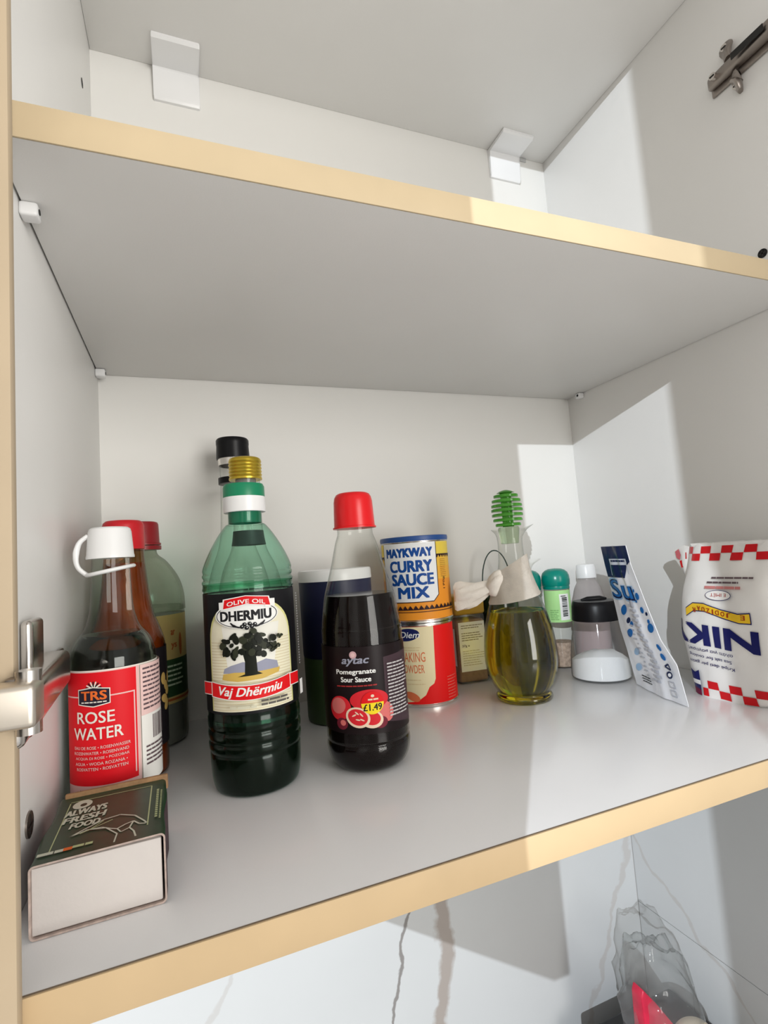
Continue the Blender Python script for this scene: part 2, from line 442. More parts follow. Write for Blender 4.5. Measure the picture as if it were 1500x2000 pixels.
# right hinge: plate with wings, arm running off to the right
hr = obj('hinge', bm_box(W - .0030, W - .0003, -.012, .060, .588, .612, .0012, 3), DULLM, cab, 40)
def hq(name, bm, m): return obj(name, bm, m, hr, 40)
bmr = bm_box(W - .0165, W - .0028, -.030, .060, .5935, .6065, .003, 3)
for v in bmr.verts:
    if v.co.y > .03: v.co.x += (v.co.y - .03) * .25 if v.co.x < W - .01 else 0
hq('arm', bmr, DULLM)
hq('arm_slot', bm_box(W - .0170, W - .0160, .000, .030, .5965, .6035, .0004, 1), DARK)
hq('plate_wing', bm_tube(curve3([(W - .003, .036, .589), (W - .0042, .034, .580), (W - .0035, .033, .5715)], 4), [.0085] * 6 + [.0075, .0062, .0048], 12, .42), DULLM)
hq('plate_wing', bm_tube(curve3([(W - .003, .040, .611), (W - .0042, .040, .620), (W - .0035, .040, .6285)], 4), [.0085] * 6 + [.0075, .0062, .0048], 12, .42), DULLM)
for y_, z_ in ((.034, .577), (.040, .623), (.050, .6)):
    hq('screw', bm_cyl_between((W - .0040, y_, z_), (W - (.0082 if abs(z_ - .6) > .01 else .0150), y_, z_), .0034, 16), CHROME)
    hq('screw_slot', bm_box(W - (.0086 if abs(z_ - .6) > .01 else .0155), W - .0070, y_ - .0022, y_ + .0022, z_ - .0006, z_ + .0006), DARK)

# ================================================================== BOTTLES AND JARS
CLEAR = thin_glass('clear_glass', (.97, .975, .96), .02, 1.36)
CLEARP = thin_glass('clear_plastic', (.96, .965, .95), .05, 1.40, haze=.05)

# ---- rose water bottle
X, Y = .0296, .127
rw = empty('rose_water_bottle', (X, Y, 0), 'small clear glass bottle with red label and white strapped cap behind the matchbox', 'bottle')
pr = cr([(0, .0215), (.0012, .0245), (.004, .0258), (.03, .0259), (.092, .0258), (.102, .0250), (.1096, .0222), (.1166, .0168), (.124, .0142), (.1311, .0129), (.1508, .0117), (.163, .0113)], 4)
lathe('glass_body', pr, thin_glass('rose_glass', (.93, .96, .93), .02, 1.38), rw, top=False)
lathe('rose_water', clip(inset(pr, .0014), .0015, .1135), mat('rose_water_liquid', (.86, .93, .86), .0, trans=1.0, ior=1.33), rw)
phi = math.atan2(CAM.y - Y, CAM.x - X)
cap = lathe('cap', [(.1625, .0115), (.1625, .0146), (.1640, .0146), (.1650, .0143), (.1800, .0131), (.1820, .0125), (.1830, .0112), (.1832, .0004)], WHITEP, rw)
ca, sa = math.cos(phi), math.sin(phi)
rt = Vector((-sa, ca, 0))       # to the right seen from the camera
fw = Vector((ca, sa, 0))        # towards the camera
ring_t = math.radians(10)
def ringpt(a, r): 
    v = rt * math.cos(a) * r + fw * math.sin(a) * r
    return Vector((v.x, v.y, .1545 + math.cos(a) * r * math.tan(ring_t)))
rp = [ringpt(2 * PI * i / 40, .0137) for i in range(41)]
obj('neck_ring', bm_tube(rp, .0013, 8, 1.2), WHITEP, rw, 60)
sp_ = [-.0128, .1780], [-.0178, .1735], [-.0200, .1650], [-.0188, .1575], [-.0135, .1520]
obj('cap_strap', bm_tube(curve3([rt * a + fw * .001 + Vector((0, 0, z)) for a, z in sp_], 5), .0015, 8, 1.3), WHITEP, rw, 60)
RED = INK('label_red', (.72, .010, .018)); PINK = INK('label_pink', (.78, .50, .48)); PALE = INK('label_cream', (.80, .77, .70))
sl = Sheet(cyl_map(X, Y, .0259), 1.2)
sl.rect(-33, 20.5, 62, 94.3, PALE); lab = sl.done('label', rw)
sl = Sheet(cyl_map(X, Y, .0259), 1.2, h0=.0004)
sl.rect(-33, 20.5, 14.6, 93.6, PINK)
sl.rect(-33, 26.8, 12.6, 93.0, RED)
for P in ([(-33, 78.6), (11.2, 78.6), (11.2, 30)],): sl.line(P, .8, PINK)
sl.rect(11.0, 78.2, 11.6, 79.0, PINK)
# emblem: black plate with a rising sun
for k in range(9):
    a = PI * (k + .5) / 9; c0 = (-11.2, 83.6)
    sl.line([(c0[0] + 1.4 * math.cos(a), c0[1] + 1.0 * math.sin(a)), (c0[0] + 4.6 * math.cos(a), c0[1] + 4.2 * math.sin(a))], .75, K if k % 2 == 0 else PALE)
sl.poly([(-20.8, 83.2), (-11.3, 84.6), (-2.0, 83.2), (-2.0, 74.2), (-11.3, 72.6), (-20.8, 74.2)], PALE)
sl.poly([(-20.3, 82.7), (-11.3, 84.0), (-2.5, 82.7), (-2.5, 74.7), (-11.3, 73.2), (-20.3, 74.7)], INK('emblem_black', (.02, .015, .03)))
ORG = INK('orange', (.80, .16, .03))
sl.text('TRS', -11.3, 79.5, 5.2, 14.5, ORG, .03)
sl.greek(-18.5, -4.0, 75.9, 1, 1, .7, PALE, 0)
sl.text('ROSE', -10.8, 66.6, 6.8, 21.5, PALE, .012)
sl.text('WATER', -10.0, 57.2, 6.8, 28.5, PALE, .012)
for k, t in enumerate(('EAU DE ROSE \u2022 ROSENWASSER', 'ROZENWATER \u2022 ROSENVAND', 'ACQUA DI ROSE \u2022 POZOBAR', 'AGUA \u2022 WODA ROZANA \u2022', 'ROSVATTEN \u2022 ROSVATTEN')):
    sl.text(t, -8.0 - (k % 2) * .6, 49.0 - k * 3.05, 1.75, 32 - k * .9, PINK, .01)
sl.text('190 ml e (7oz.)', -8.0, 23.6, 2.6, 24, K, .005)
sl.rect(14.6, 62.0, 62, 93.4, INK('side_pink', (.80, .56, .53)))
sl.greek(16.2, 40, 91.2, 10, 2.75, 1.15, INK('small_print', (.12, .08, .09)), .35)
sl.rect(14.6, 20.8, 62, 62.0, INK('side_white', (.82, .81, .77)))
x = 23.0
for k in range(15):
    w_ = random.choice((.35, .5, .8)); sl.rect(x, 46, x + w_, 60.5, INK('small_print', (.12, .08, .09))); x += w_ + random.choice((.35, .55))
sl.greek(17, 40, 43, 5, 2.6, 1.0, INK('small_print', (.12, .08, .09)), .3)
sl.done('label_print', lab)

# ---- amber sauce bottle behind it
X, Y = .0314, .19
br = empty('sauce_bottle', (X, Y, 0), 'brown glass sauce bottle with bright red cap behind the rose water', 'bottle')
pr = cr([(0, .0235), (.0015, .0265), (.005, .0276), (.03, .0277), (.0813, .0278), (.094, .0276), (.1007, .0266), (.110, .0236), (.1203, .0200), (.1401, .0168), (.1600, .0148), (.1702, .0142)], 4)
lathe('glass_body', pr, thin_glass('amber_glass', (.80, .50, .26), .03, 1.5), br, top=False)
lathe('brown_sauce', clip(inset(pr, .0014), .0015, .160), mat('brown_sauce', (.20, .075, .022), .35, var=.35, vscale=45), br)
lathe('cap', [(.1705, .0120), (.1705, .0150), (.1740, .0151), (.1890, .0150), (.1915, .0142), (.1930, .0125), (.1934, .0004)], mat('red_cap', (.55, .010, .018), .35), br)
sl = Sheet(cyl_map(X, Y, .0278), 1.4); sl.rect(-70, 22, 70, 94, INK('sauce_label', (.012, .010, .012)))
lab = sl.done('label', br)
sl = Sheet(cyl_map(X, Y, .0278), 1.4, h0=.0004)
GOLD = INK('gold', (.50, .33, .10))
for k, (uu, vv) in enumerate(((29, 70), (33, 64), (30, 55), (36, 60), (33, 50), (38, 70))): sl.ell(uu, vv, 3.2, 4.6, GOLD, 16, .6 * k)
sl.done('label_print', lab)

# ---- pale bottle with dark red cap in the corner
X, Y = .0384, .267
pb = empty('vinegar_bottle', (X, Y, 0), 'round-shouldered pale plastic bottle with dark red cap in the back left corner', 'bottle')
pr = cr([(0, .029), (.0015, .0325), (.005, .0347), (.03, .0349), (.1139, .0350), (.1160, .0358), (.1186, .0359), (.1326, .0349), (.1466, .0306), (.1608, .0214), (.1679, .0138), (.1740, .0126), (.1770, .0126)], 4)
lathe('body', pr, thin_glass('pale_plastic', (.80, .84, .76), .12, 1.42, haze=.32, haze_col=(.55, .58, .47)), pb, top=False)
lathe('dark_contents', clip(inset(pr, .0012), .0015, .112), mat('dark_contents', (.05, .05, .055), .4), pb)
lathe('cap', [(.1768, .0105), (.1768, .0168), (.1785, .0168), (.1788, .0158), (.1800, .0156), (.1960, .0150), (.1980, .0142), (.1988, .0122), (.1990, .0004)], mat('dark_red_cap', (.30, .008, .014), .35), pb)
lathe('tamper_ring', [(.1725, .0134), (.1725, .0170), (.1760, .0170), (.1760, .0134)], mat('dark_red_cap', (.30, .008, .014), .35), pb)
sl = Sheet(cyl_map(X, Y, .0350), 1.6); sl.rect(-90, 36, 90, 113, INK('mustard_label', (.40, .30, .11))); lab = sl.done('label', pb)
sl = Sheet(cyl_map(X, Y, .0350), 1.6, h0=.0004)
sl.rect(-90, 42, 90, 74, INK('dark_green_band', (.02, .05, .02)))
sl.greek(18, 38, 69, 5, 4, 1.6, INK('pale_green', (.35, .42, .30)), .3)
sl.text('ar', 24.5, 97, 4, 4, INK('rust', (.30, .08, .02)), .03); sl.text('ys', 25.5, 85, 5.5, 6, INK('rust', (.30, .08, .02)), .03)
sl.ell(33.5, 86, 2.0, 10, INK('rust', (.30, .08, .02)))
sl.rect(-90, 38.5, 90, 40.5, INK('rust', (.30, .08, .02)))
sl.done('label_print', lab)

# ---- black-capped bottle at the back
X, Y = .1245, .268
bb = empty('clear_glass_bottle', (X, Y, 0), 'tall clear glass bottle with black cap and black neck ring by the back panel', 'bottle')
pr = cr([(0, .026), (.002, .0295), (.006, .0305), (.10, .0305), (.128, .0300), (.150, .0250), (.170, .0180), (.1899, .0150), (.2361, .0133), (.2542, .0138)], 4)
lathe('glass_body', pr, CLEAR, bb, top=False)
lathe('contents', clip(inset(pr, .0014), .0015, .105), mat('dark_vinegar', (.02, .015, .010), .2), bb)
lathe('collar', [(.2520, .0140), (.2520, .0148), (.2590, .0150), (.2590, .0140)], TIN, bb, bottom=False, top=False)
lathe('cap', [(.2585, .012), (.2585, .0160), (.2600, .0163), (.2720, .0157), (.2735, .0160), (.2775, .0160), (.2790, .0150), (.2795, .0004)], BLACKP, bb)
lathe('neck_ring', [(.2335, .0135), (.2335, .0152), (.2395, .0152), (.2395, .0135)], BLACKP, bb)

# ---- gold-capped bottle between
X, Y = .1288, .205
gb = empty('oil_bottle', (X, Y, 0), 'clear glass bottle with ridged gold cap behind the green olive oil bottle', 'bottle')
pr = cr([(0, .024), (.002, .0275), (.006, .0285), (.10, .0285), (.125, .0280), (.148, .0230), (.165, .0155), (.180, .0128), (.1985, .0123), (.2275, .0123)], 4)
lathe('glass_body', pr, CLEAR, gb, top=False)
lathe('contents', clip(inset(pr, .0014), .0015, .110), mat('gold_oil', (.12, .085, .01), .2), gb)
gp = [(.2270, .0118), (.2270, .0143)]
for k in range(5): gp += [(.2285 + k * .0030, .0144), (.2297 + k * .0030, .0136), (.2309 + k * .0030, .0143)]
gp += [(.2440, .0142), (.2458, .0134), (.2466, .0120), (.2467, .0004)]
lathe('cap', gp, mat('gold_cap', (.62, .45, .05), .3, metal=.85), gb)
lathe('pourer', [(.2100, .004), (.2120, .0085), (.2270, .0090)], mat('pourer_grey', (.2, .19, .18), .4), gb)
lathe('neck_label', clip(inset(pr, -.0004), .1690, .1815), mat('neck_label_dark', (.05, .045, .05), .5), gb, bottom=False, top=False)

# ---- olive oil bottle with the tree label
X, Y = .1183, .127
ob = empty('olive_oil_bottle', (X, Y, 0), 'green plastic olive oil bottle with olive tree label and green and white collar', 'bottle')
pts = [(0, .0250), (.0015, .0280), (.0060, .0296), (.0140, .0306), (.0240, .0309), (.0262, .0305), (.0285, .0314), (.0318, .0316), (.0338, .0310), (.0362, .0316), (.0395, .0317), (.0415, .0311), (.0438, .0316), (.0490, .0317), (.0535, .0312),
       (.1335, .0312), (.1348, .0318), (.1365, .0318), (.1378, .0309), (.1395, .0318), (.1412, .0319), (.1427, .0309), (.1443, .0316), (.1456, .0317), (.1470, .0311), (.1490, .0314), (.1529, .0304), (.1604, .0272), (.1679, .0232), (.1755, .0184), (.1808, .0142), (.1820, .0122), (.1895, .0121)]
pr = cr(pts, 4)
lathe('body', pr, thin_glass('green_plastic', (.68, .92, .81), .06, 1.34, haze=.006, haze_col=(.20, .50, .38)), ob, top=False)
lathe('olive_oil', clip(inset(pr, .0007), .001, .1325), mat('dark_olive_oil', (.003, .004, .002), .15, spec=.1), ob)
lathe('neck', [(.1820, .0118), (.1905, .0118), (.1905, .0100), (.1820, .0100)], mat('neck_green', (.01, .16, .10), .25), ob, bottom=False, top=False)
lathe('tamper_band', [(.1900, .0118), (.1900, .0149), (.1912, .0152), (.2010, .0150), (.2010, .0118)], WHITEP, ob)
lathe('collar', [(.2010, .0118), (.2010, .0150), (.2085, .0149), (.2105, .0140), (.2105, .0118)], mat('collar_green', (.005, .22, .10), .35), ob)
cm = cyl_map(X, Y, .0318)
sl = Sheet(cm, 1.3, h0=-.00015); sl.rect(-99.6, 54.3, 99.6, 133.2, INK('label_black', (.010, .010, .012), .4)); lab = sl.done('label', ob)
sl = Sheet(cm, 1.3, h0=-.00005)
def arch(u0, u1, v0, vs, vt, n=22):
    c = (u0 + u1) / 2; a = (u1 - u0) / 2
    return [(u0, v0), (u1, v0)] + [(c + a * math.cos(PI * k / n), vs + (vt - vs) * math.sin(PI * k / n) ** .8) for k in range(n + 1)]
YEL = INK('arch_yellow', (.70, .68, .30)); CRM = INK('arch_cream', (.80, .76, .58)); TAN = INK('arch_tan', (.66, .58, .38))
sl.poly(arch(-31.8, 30.6, 56.2, 100, 129), YEL); sl.poly(arch(-30.4, 29.2, 56.2, 99, 127.6), CRM)
sl.rects([(-30.2, v, 29, v + .5) for v in [57 + 1.9 * k for k in range(24)]], TAN)
sl.poly([(-16, 80), (14, 80), (20, 112), (-20, 112)], INK('sky_white', (.80, .79, .72)))
HILL = INK('hill_blue', (.30, .31, .40))
sl.poly([(-20, 81), (18, 81), (17, 86), (9, 88.5), (2, 86.5), (-6, 88), (-14, 86), (-19, 84)], HILL)
OCH = INK('ochre', (.62, .42, .10))
sl.poly([(-21, 77), (-10, 75.5), (6, 76), (18, 78.5), (19, 81.5), (4, 81), (-12, 81.5), (-20, 80.5)], OCH)
TREE = INK('tree_dark', (.009, .011, .007)); TRE2 = INK('tree_grey', (.030, .034, .020))
sl.poly([(-10, 78.5), (-5, 80), (-4.6, 88), (-6.5, 96), (2, 97), (2.8, 89), (3.2, 81), (6.5, 79.2), (0, 78.8)], TREE)
rnd = random.Random(7)
for k in range(60):
    a = rnd.uniform(0, 2 * PI); r = rnd.random() ** .6
    sl.ell(-1.5 + 17.5 * r * math.cos(a), 100 + 8.6 * r * math.sin(a) - abs(math.cos(a)) * 2, rnd.uniform(1.6, 3.4), rnd.uniform(1.2, 2.6), TREE if rnd.random() < .7 else TRE2, 9, rnd.uniform(0, 3))
for k in range(14): sl.ell(15 + rnd.uniform(-4, 5), 97 + rnd.uniform(-4, 6), rnd.uniform(.9, 1.8), rnd.uniform(.7, 1.5), TRE2, 8, rnd.uniform(0, 3))
sl.ell(-2.1, 118.6, 20.0, 8.6, WHT, 40); sl.ell(-2.1, 118.4, 19.2, 8.0, K, 40); sl.ell(-2.1, 118.4, 18.6, 7.5, WHT, 40)
sl.text('DHERMIU', -2.6, 118.4, 6.2, 31, K, .04)
for k, (uu, vv) in enumerate(((-5, 111.2), (-2.2, 110.2), (.8, 111), (2.6, 112.2), (-3.4, 112.6), (-.4, 112.8))): sl.ell(uu, vv, 1.35, 1.35, K, 12); sl.ell(uu + .3, vv + .3, .35, .35, WHT, 6)
for s_ in (-1, 1):
    for k in range(3): sl.ell(-1.5 + s_ * (6 + k * 1.5), 111.2 + k * .8, 2.0, .55, K, 10, s_ * (.3 + .3 * k))
rb = [(-15.8, 123.4), (-14.8, 129.2), (-2, 131), (11.2, 129.4), (12.4, 123.8), (-2, 126)]
sl.poly([(-18.6, 122.6), (-18.6, 127.8), (-13, 128), (-13, 122.8)], WHT); sl.poly([(9, 123), (9, 128.2), (15.4, 128), (15.4, 123)], WHT)
sl.poly([(u * 1.06, v + (.5 if v > 127 else -.5)) for u, v in rb], WHT); sl.poly(rb, REDI)
sl.text('OLIVE OIL', -2.0, 127.6, 2.7, 22.5, WHT, .02, arc=-1.4)
def ribbon(u0, u1, zc, hh, sag, m, n=10):
    up = [(u0 + (u1 - u0) * k / n, zc + hh / 2 - sag * math.sin(PI * k / n)) for k in range(n + 1)]
    lo = [(u0 + (u1 - u0) * k / n, zc - hh / 2 - sag * math.sin(PI * k / n)) for k in range(n + 1)]
    V = lo + up; sl.polys(V, [(k, k + 1, n + 2 + k, n + 1 + k) for k in range(n)], m)
for s_ in (0, 1):
    e0, e1 = ((-34.2, -24.5) if s_ == 0 else (21.5, 32.0))
    sl.rect(e0 - .3, 68.0, e1, 76.4, WHT); sl.rect(e0, 68.5, e1, 75.9, REDI)
ribbon(-26.6, 24.0, 71.8, 9.8, 3.0, WHT); ribbon(-26.0, 23.4, 71.8, 8.8, 3.0, REDI)
sl.text('Vaj Dh\u00ebrmiu', -1.6, 68.6, 7.2, 38, WHT, .022, .3, arc=1.6)
sl.greek(4, 22, 63.4, 2, 2.4, 1.3, INK('stamp', (.10, .09, .08)), .1); sl.greek(-14, 2, 60.6, 1, 2.4, 1.6, INK('faint', (.62, .60, .46)), .1)
sl.rects([(34.5, v, 36.0, v + 1.0) for v in [80 + 1.8 * k for k in range(28)]], INK('grey_small', (.30, .30, .30)))
sl.rect(33.6, 59.5, 38, 69.5, WHT)
sl.done('label_print', lab)

# ---- pomegranate sauce bottle
X, Y = .1990, .117
po = empty('pomegranate_sauce_bottle', (X, Y, 0), 'dark pomegranate sauce bottle with red cap and yellow price sticker', 'bottle')
pts = [(0, .0180), (.0010, .0225), (.0035, .0265), (.0075, .0290), (.0125, .0304), (.0165, .0309), (.0188, .0306), (.0205, .0300), (.0225, .0306), (.0300, .0306), (.0925, .0303), (.1000, .0299), (.1082, .0290), (.1237, .0266), (.1354, .0230), (.1471, .0197), (.1549, .0178), (.1628, .0158), (.1680, .0140), (.1700, .0136), (.1740, .0136)]
pr = cr(pts, 4)
lathe('glass_body', pr, CLEAR, po, top=False)
lathe('sauce', clip(inset(pr, .0010), .001, .1237), mat('pomegranate_sauce', (.004, .002, .002), .1, spec=.1), po)
lathe('cap', [(.1735, .0120), (.1735, .0167), (.1746, .0167), (.1750, .0158), (.1760, .0157), (.1866, .0153), (.1940, .0150), (.1975, .0143), (.1998, .0130), (.2008, .0110), (.2010, .0004)], mat('bright_red_cap', (.75, .006, .010), .28), po)
cm = cyl_map(X, Y, .0306)
DKB = INK('dark_label', (.011, .006, .007), .35)
sl = Sheet(cm, 1.3); sl.poly([(-48, 30.8), (44, 27.5), (44, 88.5), (-48, 89.2)], DKB); lab = sl.done('label', po)
sl = Sheet(cm, 1.3, h0=.0004)
sl.poly([(14, 36), (44, 30), (44, 82), (14, 80)], INK('side_plum', (.055, .032, .040)))
sl.ell(-7.4, 83.4, 2.6, 2.6, INK('rose_dot', (.55, .34, .36)), 20); sl.ell(-7.4, 83.4, 1.5, 1.5, INK('rose_dot2', (.70, .48, .48)), 16)
sl.text('aytac', -6.2, 78.6, 5.6, 19.5, INK('steel', (.28, .29, .36)), .03, .25)
sl.text('Pomegranate', -6.6, 71.4, 4.2, 28.5, WHT, .03); sl.text('Sour Sauce', -6.6, 66.6, 3.4, 21.5, WHT, .03)
sl.greek(-21, 8, 62.6, 1, 1, .9, INK('dull_red', (.35, .03, .03)), 0)
FR1 = INK('fruit_red', (.62, .02, .03)); FR2 = INK('fruit_pink', (.66, .16, .15)); FR3 = INK('fruit_dark', (.16, .015, .03)); FL = INK('fruit_flesh', (.78, .60, .45))
sl.ell(13.6, 43, 5.5, 7.0, FR2, 22, .3); sl.ell(2.0, 52.4, 13.5, 7.0, FR1, 30)
sl.ell(-19.8, 47.0, 9.0, 8.2, FR1, 28, .4); sl.ell(-21.0, 48.6, 6.2, 5.4, FR2, 24, .4)
sl.ell(-18.5, 36.5, 4.6, 4.0, FR3, 18); sl.ell(-17.6, 37.2, 2.2, 2.0, FR2, 14); sl.ell(9.0, 36.5, 5, 4, FR3, 18)
sl.ell(2.5, 39.6, 8.5, 6.2, FL, 26, -.3); sl.ell(2.7, 40.0, 6.4, 4.6, FR1, 24, -.3)
sl.ell(-6.6, 41.0, 8.6, 6.8, FL, 30, -.35); sl.ell(-6.6, 41.2, 7.0, 5.4, FR1, 28, -.35)
for a, b_ in ((-9, 42.5), (-6.5, 39.5), (-4, 42.8), (-7, 44), (-3.6, 39.4)): sl.ell(a, b_, 1.7, .5, FL, 10, a)
STY = INK('sticker_yellow', (.85, .66, .02))
n = 20; c0, r0 = (4.0, 49.4), 7.7
sl.poly([(c0[0] + r0 * math.cos(PI * k / n), c0[1] + r0 * math.sin(PI * k / n) + .9) for k in range(n + 1)], REDI)
sl.poly([(c0[0] - r0 * math.cos(PI * k / n), c0[1] - r0 * math.sin(PI * k / n) + .9) for k in range(n + 1)], STY)
sl.ell(4.2, 55.0, 1.2, 1.0, FL, 12); sl.greek(1, 8, 53.2, 1, 1, 1.1, FL, 0)
sl.text('\u00a31.49', 4.0, 47.4, 4.4, 12.4, K, .02)
sl.greek(16, 36, 75.5, 16, 2.35, .95, INK('grey_print', (.52, .50, .50)), .25)
sl.done('label_print', lab)

# ---- tall navy and green tub behind the sauce bottle
X, Y = .2138, .238
tb = empty('round_tub', (X, Y, 0), 'tall round tub, navy above green, with white lid behind the pomegranate sauce', 'tub')
lathe('body', [(0, .030), (.0008, .0334), (.003, .0340), (.0605, .0346)], mat('tub_green', (.055, .10, .035), .5), tb, top=False)
lathe('navy_sleeve', [(.0600, .0347), (.0615, .0350), (.1310, .0357), (.1320, .0350)], mat('tub_navy', (.008, .010, .045), .45), tb, bottom=False, top=False)
lathe('lid', [(.1312, .034), (.1312, .0363), (.1335, .0363), (.1400, .0360), (.1415, .0352), (.1418, .0330), (.1405, .0320), (.1405, .0004)], WHITEP, tb)

# ---- two stacked tins
def tin(name, z0, h, r, label, wallmat):
    t = empty(name, (.3049, .243, z0), label, 'tin')
    lathe('tin_body', [(0, r - .002), (.0002, r + .0005), (.0022, r + .0006), (.0028, r - .0002), (h - .0028, r - .0002), (h - .0022, r + .0006), (h - .0004, r + .0005), (h - .0003, r - .001), (h - .0028, r - .0012), (h - .0028, .0004)], TIN, t)
    return t
OR = INK('can_orange', (.82, .30, .03)); YL_ = INK('can_yellow', (.80, .60, .08)); BL = INK('can_blue', (.010, .07, .30)); CW = INK('can_white', (.82, .83, .83)); BRN = INK('can_black', (.03, .012, .015))
t2 = tin('baking_powder_tin', 0, .0815, .0338, 'red and cream baking powder tin under the curry sauce tin', RED)
cm = cyl_map(.3049, .243, .0338)
CR_ = INK('cream_panel', (.80, .70, .44)); RD2 = INK('tin_red', (.78, .012, .012)); TRD = INK('tin_text', (.70, .17, .07))
sl = Sheet(cm, 1.4, h0=-.0001); sl.rect(-105.5, 3.2, 105.5, 78.4, RD2); lab = sl.done('label', t2)
sl = Sheet(cm, 1.4, h0=0)
sl.poly([(-62, 78.2), (13, 78.2), (11.4, 27), (9.5, 22.5), (4.5, 19.5), (.5, 12), (-8, 6.2), (-20, 4.6), (-62, 4.6)], CR_)
sl.ell(-15, 70.6, 13.5, 6.2, NAVY, 30, .1); sl.text('Diem', -12.0, 70.6, 6.0, 21, CW, .012, .25)
sl.text('BAKING', -10.0, 48.8, 9.5, 25, TRD, .0); sl.text('POWDER', -11.0, 37.2, 8.0, 24, TRD, .0)
sl.greek(-22, 0, 58.5, 2, 2.4, .9, INK('cream_dim', (.70, .56, .32)), .2); sl.greek(-22, 2, 27, 2, 4, .8, INK('cream_dim', (.70, .56, .32)), .3)
sl.ell(-13, 10.5, 8, 4.0, TRD, 20, -.4)
sl.greek(25, 40, 27, 8, 2.9, .8, INK('tin_pink', (.80, .16, .13)), .2)
sl.done('label_print', lab)
t1 = tin('curry_sauce_tin', .0818, .0835, .0350, 'orange and white curry sauce mix tin with blue lid on the baking powder tin', OR)
lathe('lid', [(.0818, .0300), (.0818, .0358), (.0845, .0362), (.0868, .0358), (.0872, .0345), (.0866, .0335), (.0862, .0004)], mat('blue_lid', (.015, .07, .26), .4), t1)
cm0 = cyl_map(.3049, .243, .0350); cm = lambda u, v, h: cm0(u, v - 81.8, h)
sl = Sheet(cm, 1.4, h0=-.0001); sl.rect(-109, 85.0, 109, 162.0, OR); lab = sl.done('label', t1)
sl = Sheet(cm, 1.4, h0=0)
sl.rect(-109, 124, 109, 162, INK('can_amber', (.82, .42, .05))); sl.rect(-109, 137, 109, 162, INK('can_amber2', (.80, .48, .06)))
sl.rect(-109, 149, 109, 162, YL_)
for (a, b_) in ((-95, -38), (22, 100)):
    sl.rect(a, 148.3, b_, 149.4, BRN)
    sl.polys(sum([[(a + 4 * k, 148.4), (a + 4 * k + 4, 148.4), (a + 4 * k + 2, 145.4)] for k in range(int((b_ - a) / 4))], []), [(3 * k, 3 * k + 1, 3 * k + 2) for k in range(int((b_ - a) / 4))], BRN)
sl.poly([(-39.8, 162), (-39.8, 108.6), (-34.5, 102.2), (16.5, 102.2), (22.9, 108.6), (23.6, 162)], BRN)
sl.poly([(-38.9, 162), (-38.9, 109), (-34, 103.1), (16.2, 103.1), (22.0, 109), (22.7, 162)], CW)
sl.text('MAYKWAY', -7.4, 152.4, 8.6, 51, BL, .055); sl.text('CURRY', -5.8, 138.6, 11.0, 45, BL, .045); sl.text('SAUCE', -4.6, 125.3, 11.0, 44, BL, .045); sl.text('MIX', -4.2, 112.2, 10.6, 31, BL, .045)
sl.rect(-109, 92.6, 109, 93.3, BRN)
sl.rect(-109, 95.0, 109, 95.8, BRN)
sl.polys(sum([[(-108 + 5.4 * k, 95.6), (-108 + 5.4 * k + 5.4, 95.6), (-108 + 5.4 * k + 2.7, 99.4)] for k in range(40)], []), [(3 * k, 3 * k + 1, 3 * k + 2) for k in range(40)], BRN)
sl.text('170g', 31, 120, 3.2, 12, BRN, .01, rot=PI / 2); sl.greek(27, 36, 144, 10, 1.9, .6, INK('brown_small', (.45, .22, .04)), .1)
sl.done('label_print', lab)

# ---- square spice jar with amber lid
sj = empty('spice_jar', (.3790, .2800, 0), 'square clear spice jar of brown powder with amber lid and white label', 'jar', rz=math.radians(-6))
ww = .0185
bmj = bm_box(-ww, ww, -.0165, .0165, .0006, .0775, .003, 3)
obj('glass_body', bmj, CLEARP, sj, 40)
obj('brown_powder', bm_box(-ww + .0012, ww - .0012, -.0153, .0153, .0018, .0715, .0025, 3), mat('spice_powder', (.30, .19, .12), .9, var=.15, vscale=300), sj, 40)
obj('lid', bm_box(-ww - .0006, ww + .0006, -.0172, .0172, .0770, .0995, .003, 3), mat('amber_lid', (.46, .28, .03), .35), sj, 40)
fm = lambda u, v, h: (u * .001, -.0165 - h, v * .001)
sl = Sheet(fm, 50); sl.rect(-15.5, 14, 16.5, 69, INK('jar_label', (.80, .85, .93))); lab = sl.done('label', sj, False)
sl = Sheet(fm, 50, h0=.0004); GP = INK('grey_text', (.25, .25, .25))
sl.greek(-12.5, 15, 65.5, 2, 2.6, 1.0, GP, .2); sl.greek(-12.5, 15, 57, 4, 2.6, 1.0, GP, .3); sl.text('37g e', -8, 42.3, 3.2, 9, K, .01); sl.greek(-12.5, 15, 37, 7, 2.6, .8, INK('light_text', (.48, .48, .46)), .3)
sl.done('label_print', lab, False)
fm2 = lambda u, v, h: (-ww - h, -u * .001, v * .001)
sl = Sheet(fm2, 50); sl.rect(-12, 20, 13, 62, INK('jar_label', (.80, .85, .93))); sl.done('side_label', sj, False)

# ---- dark green jar hidden behind the oil cruet
gj = empty('dark_green_jar', (.4300, .2830, 0), 'dark green jar with a thin wire loop behind the olive oil cruet', 'jar')
pr = cr([(0, .019), (.001, .0225), (.004, .0235), (.08, .0235), (.093, .0225), (.0985, .0190)], 4)
lathe('body', pr, mat('dark_green_glass', (.008, .022, .010), .12), gj)
lathe('lid', [(.0980, .016), (.0980, .0205), (.1060, .0205), (.1075, .0190), (.1075, .0004)], mat('jar_lid_green', (.01, .05, .03), .4), gj)
dg = Vector((.9317, -.3558, 0)).normalized()
obj('wire_loop', bm_tube([dg * (.0175 * math.cos(a)) + Vector((0, 0, .1060 + .042 * math.sin(a))) for a in [PI * k / 20 for k in range(21)]], .00075, 8), mat('loop_wire', (.02, .05, .04), .4), gj, 60)

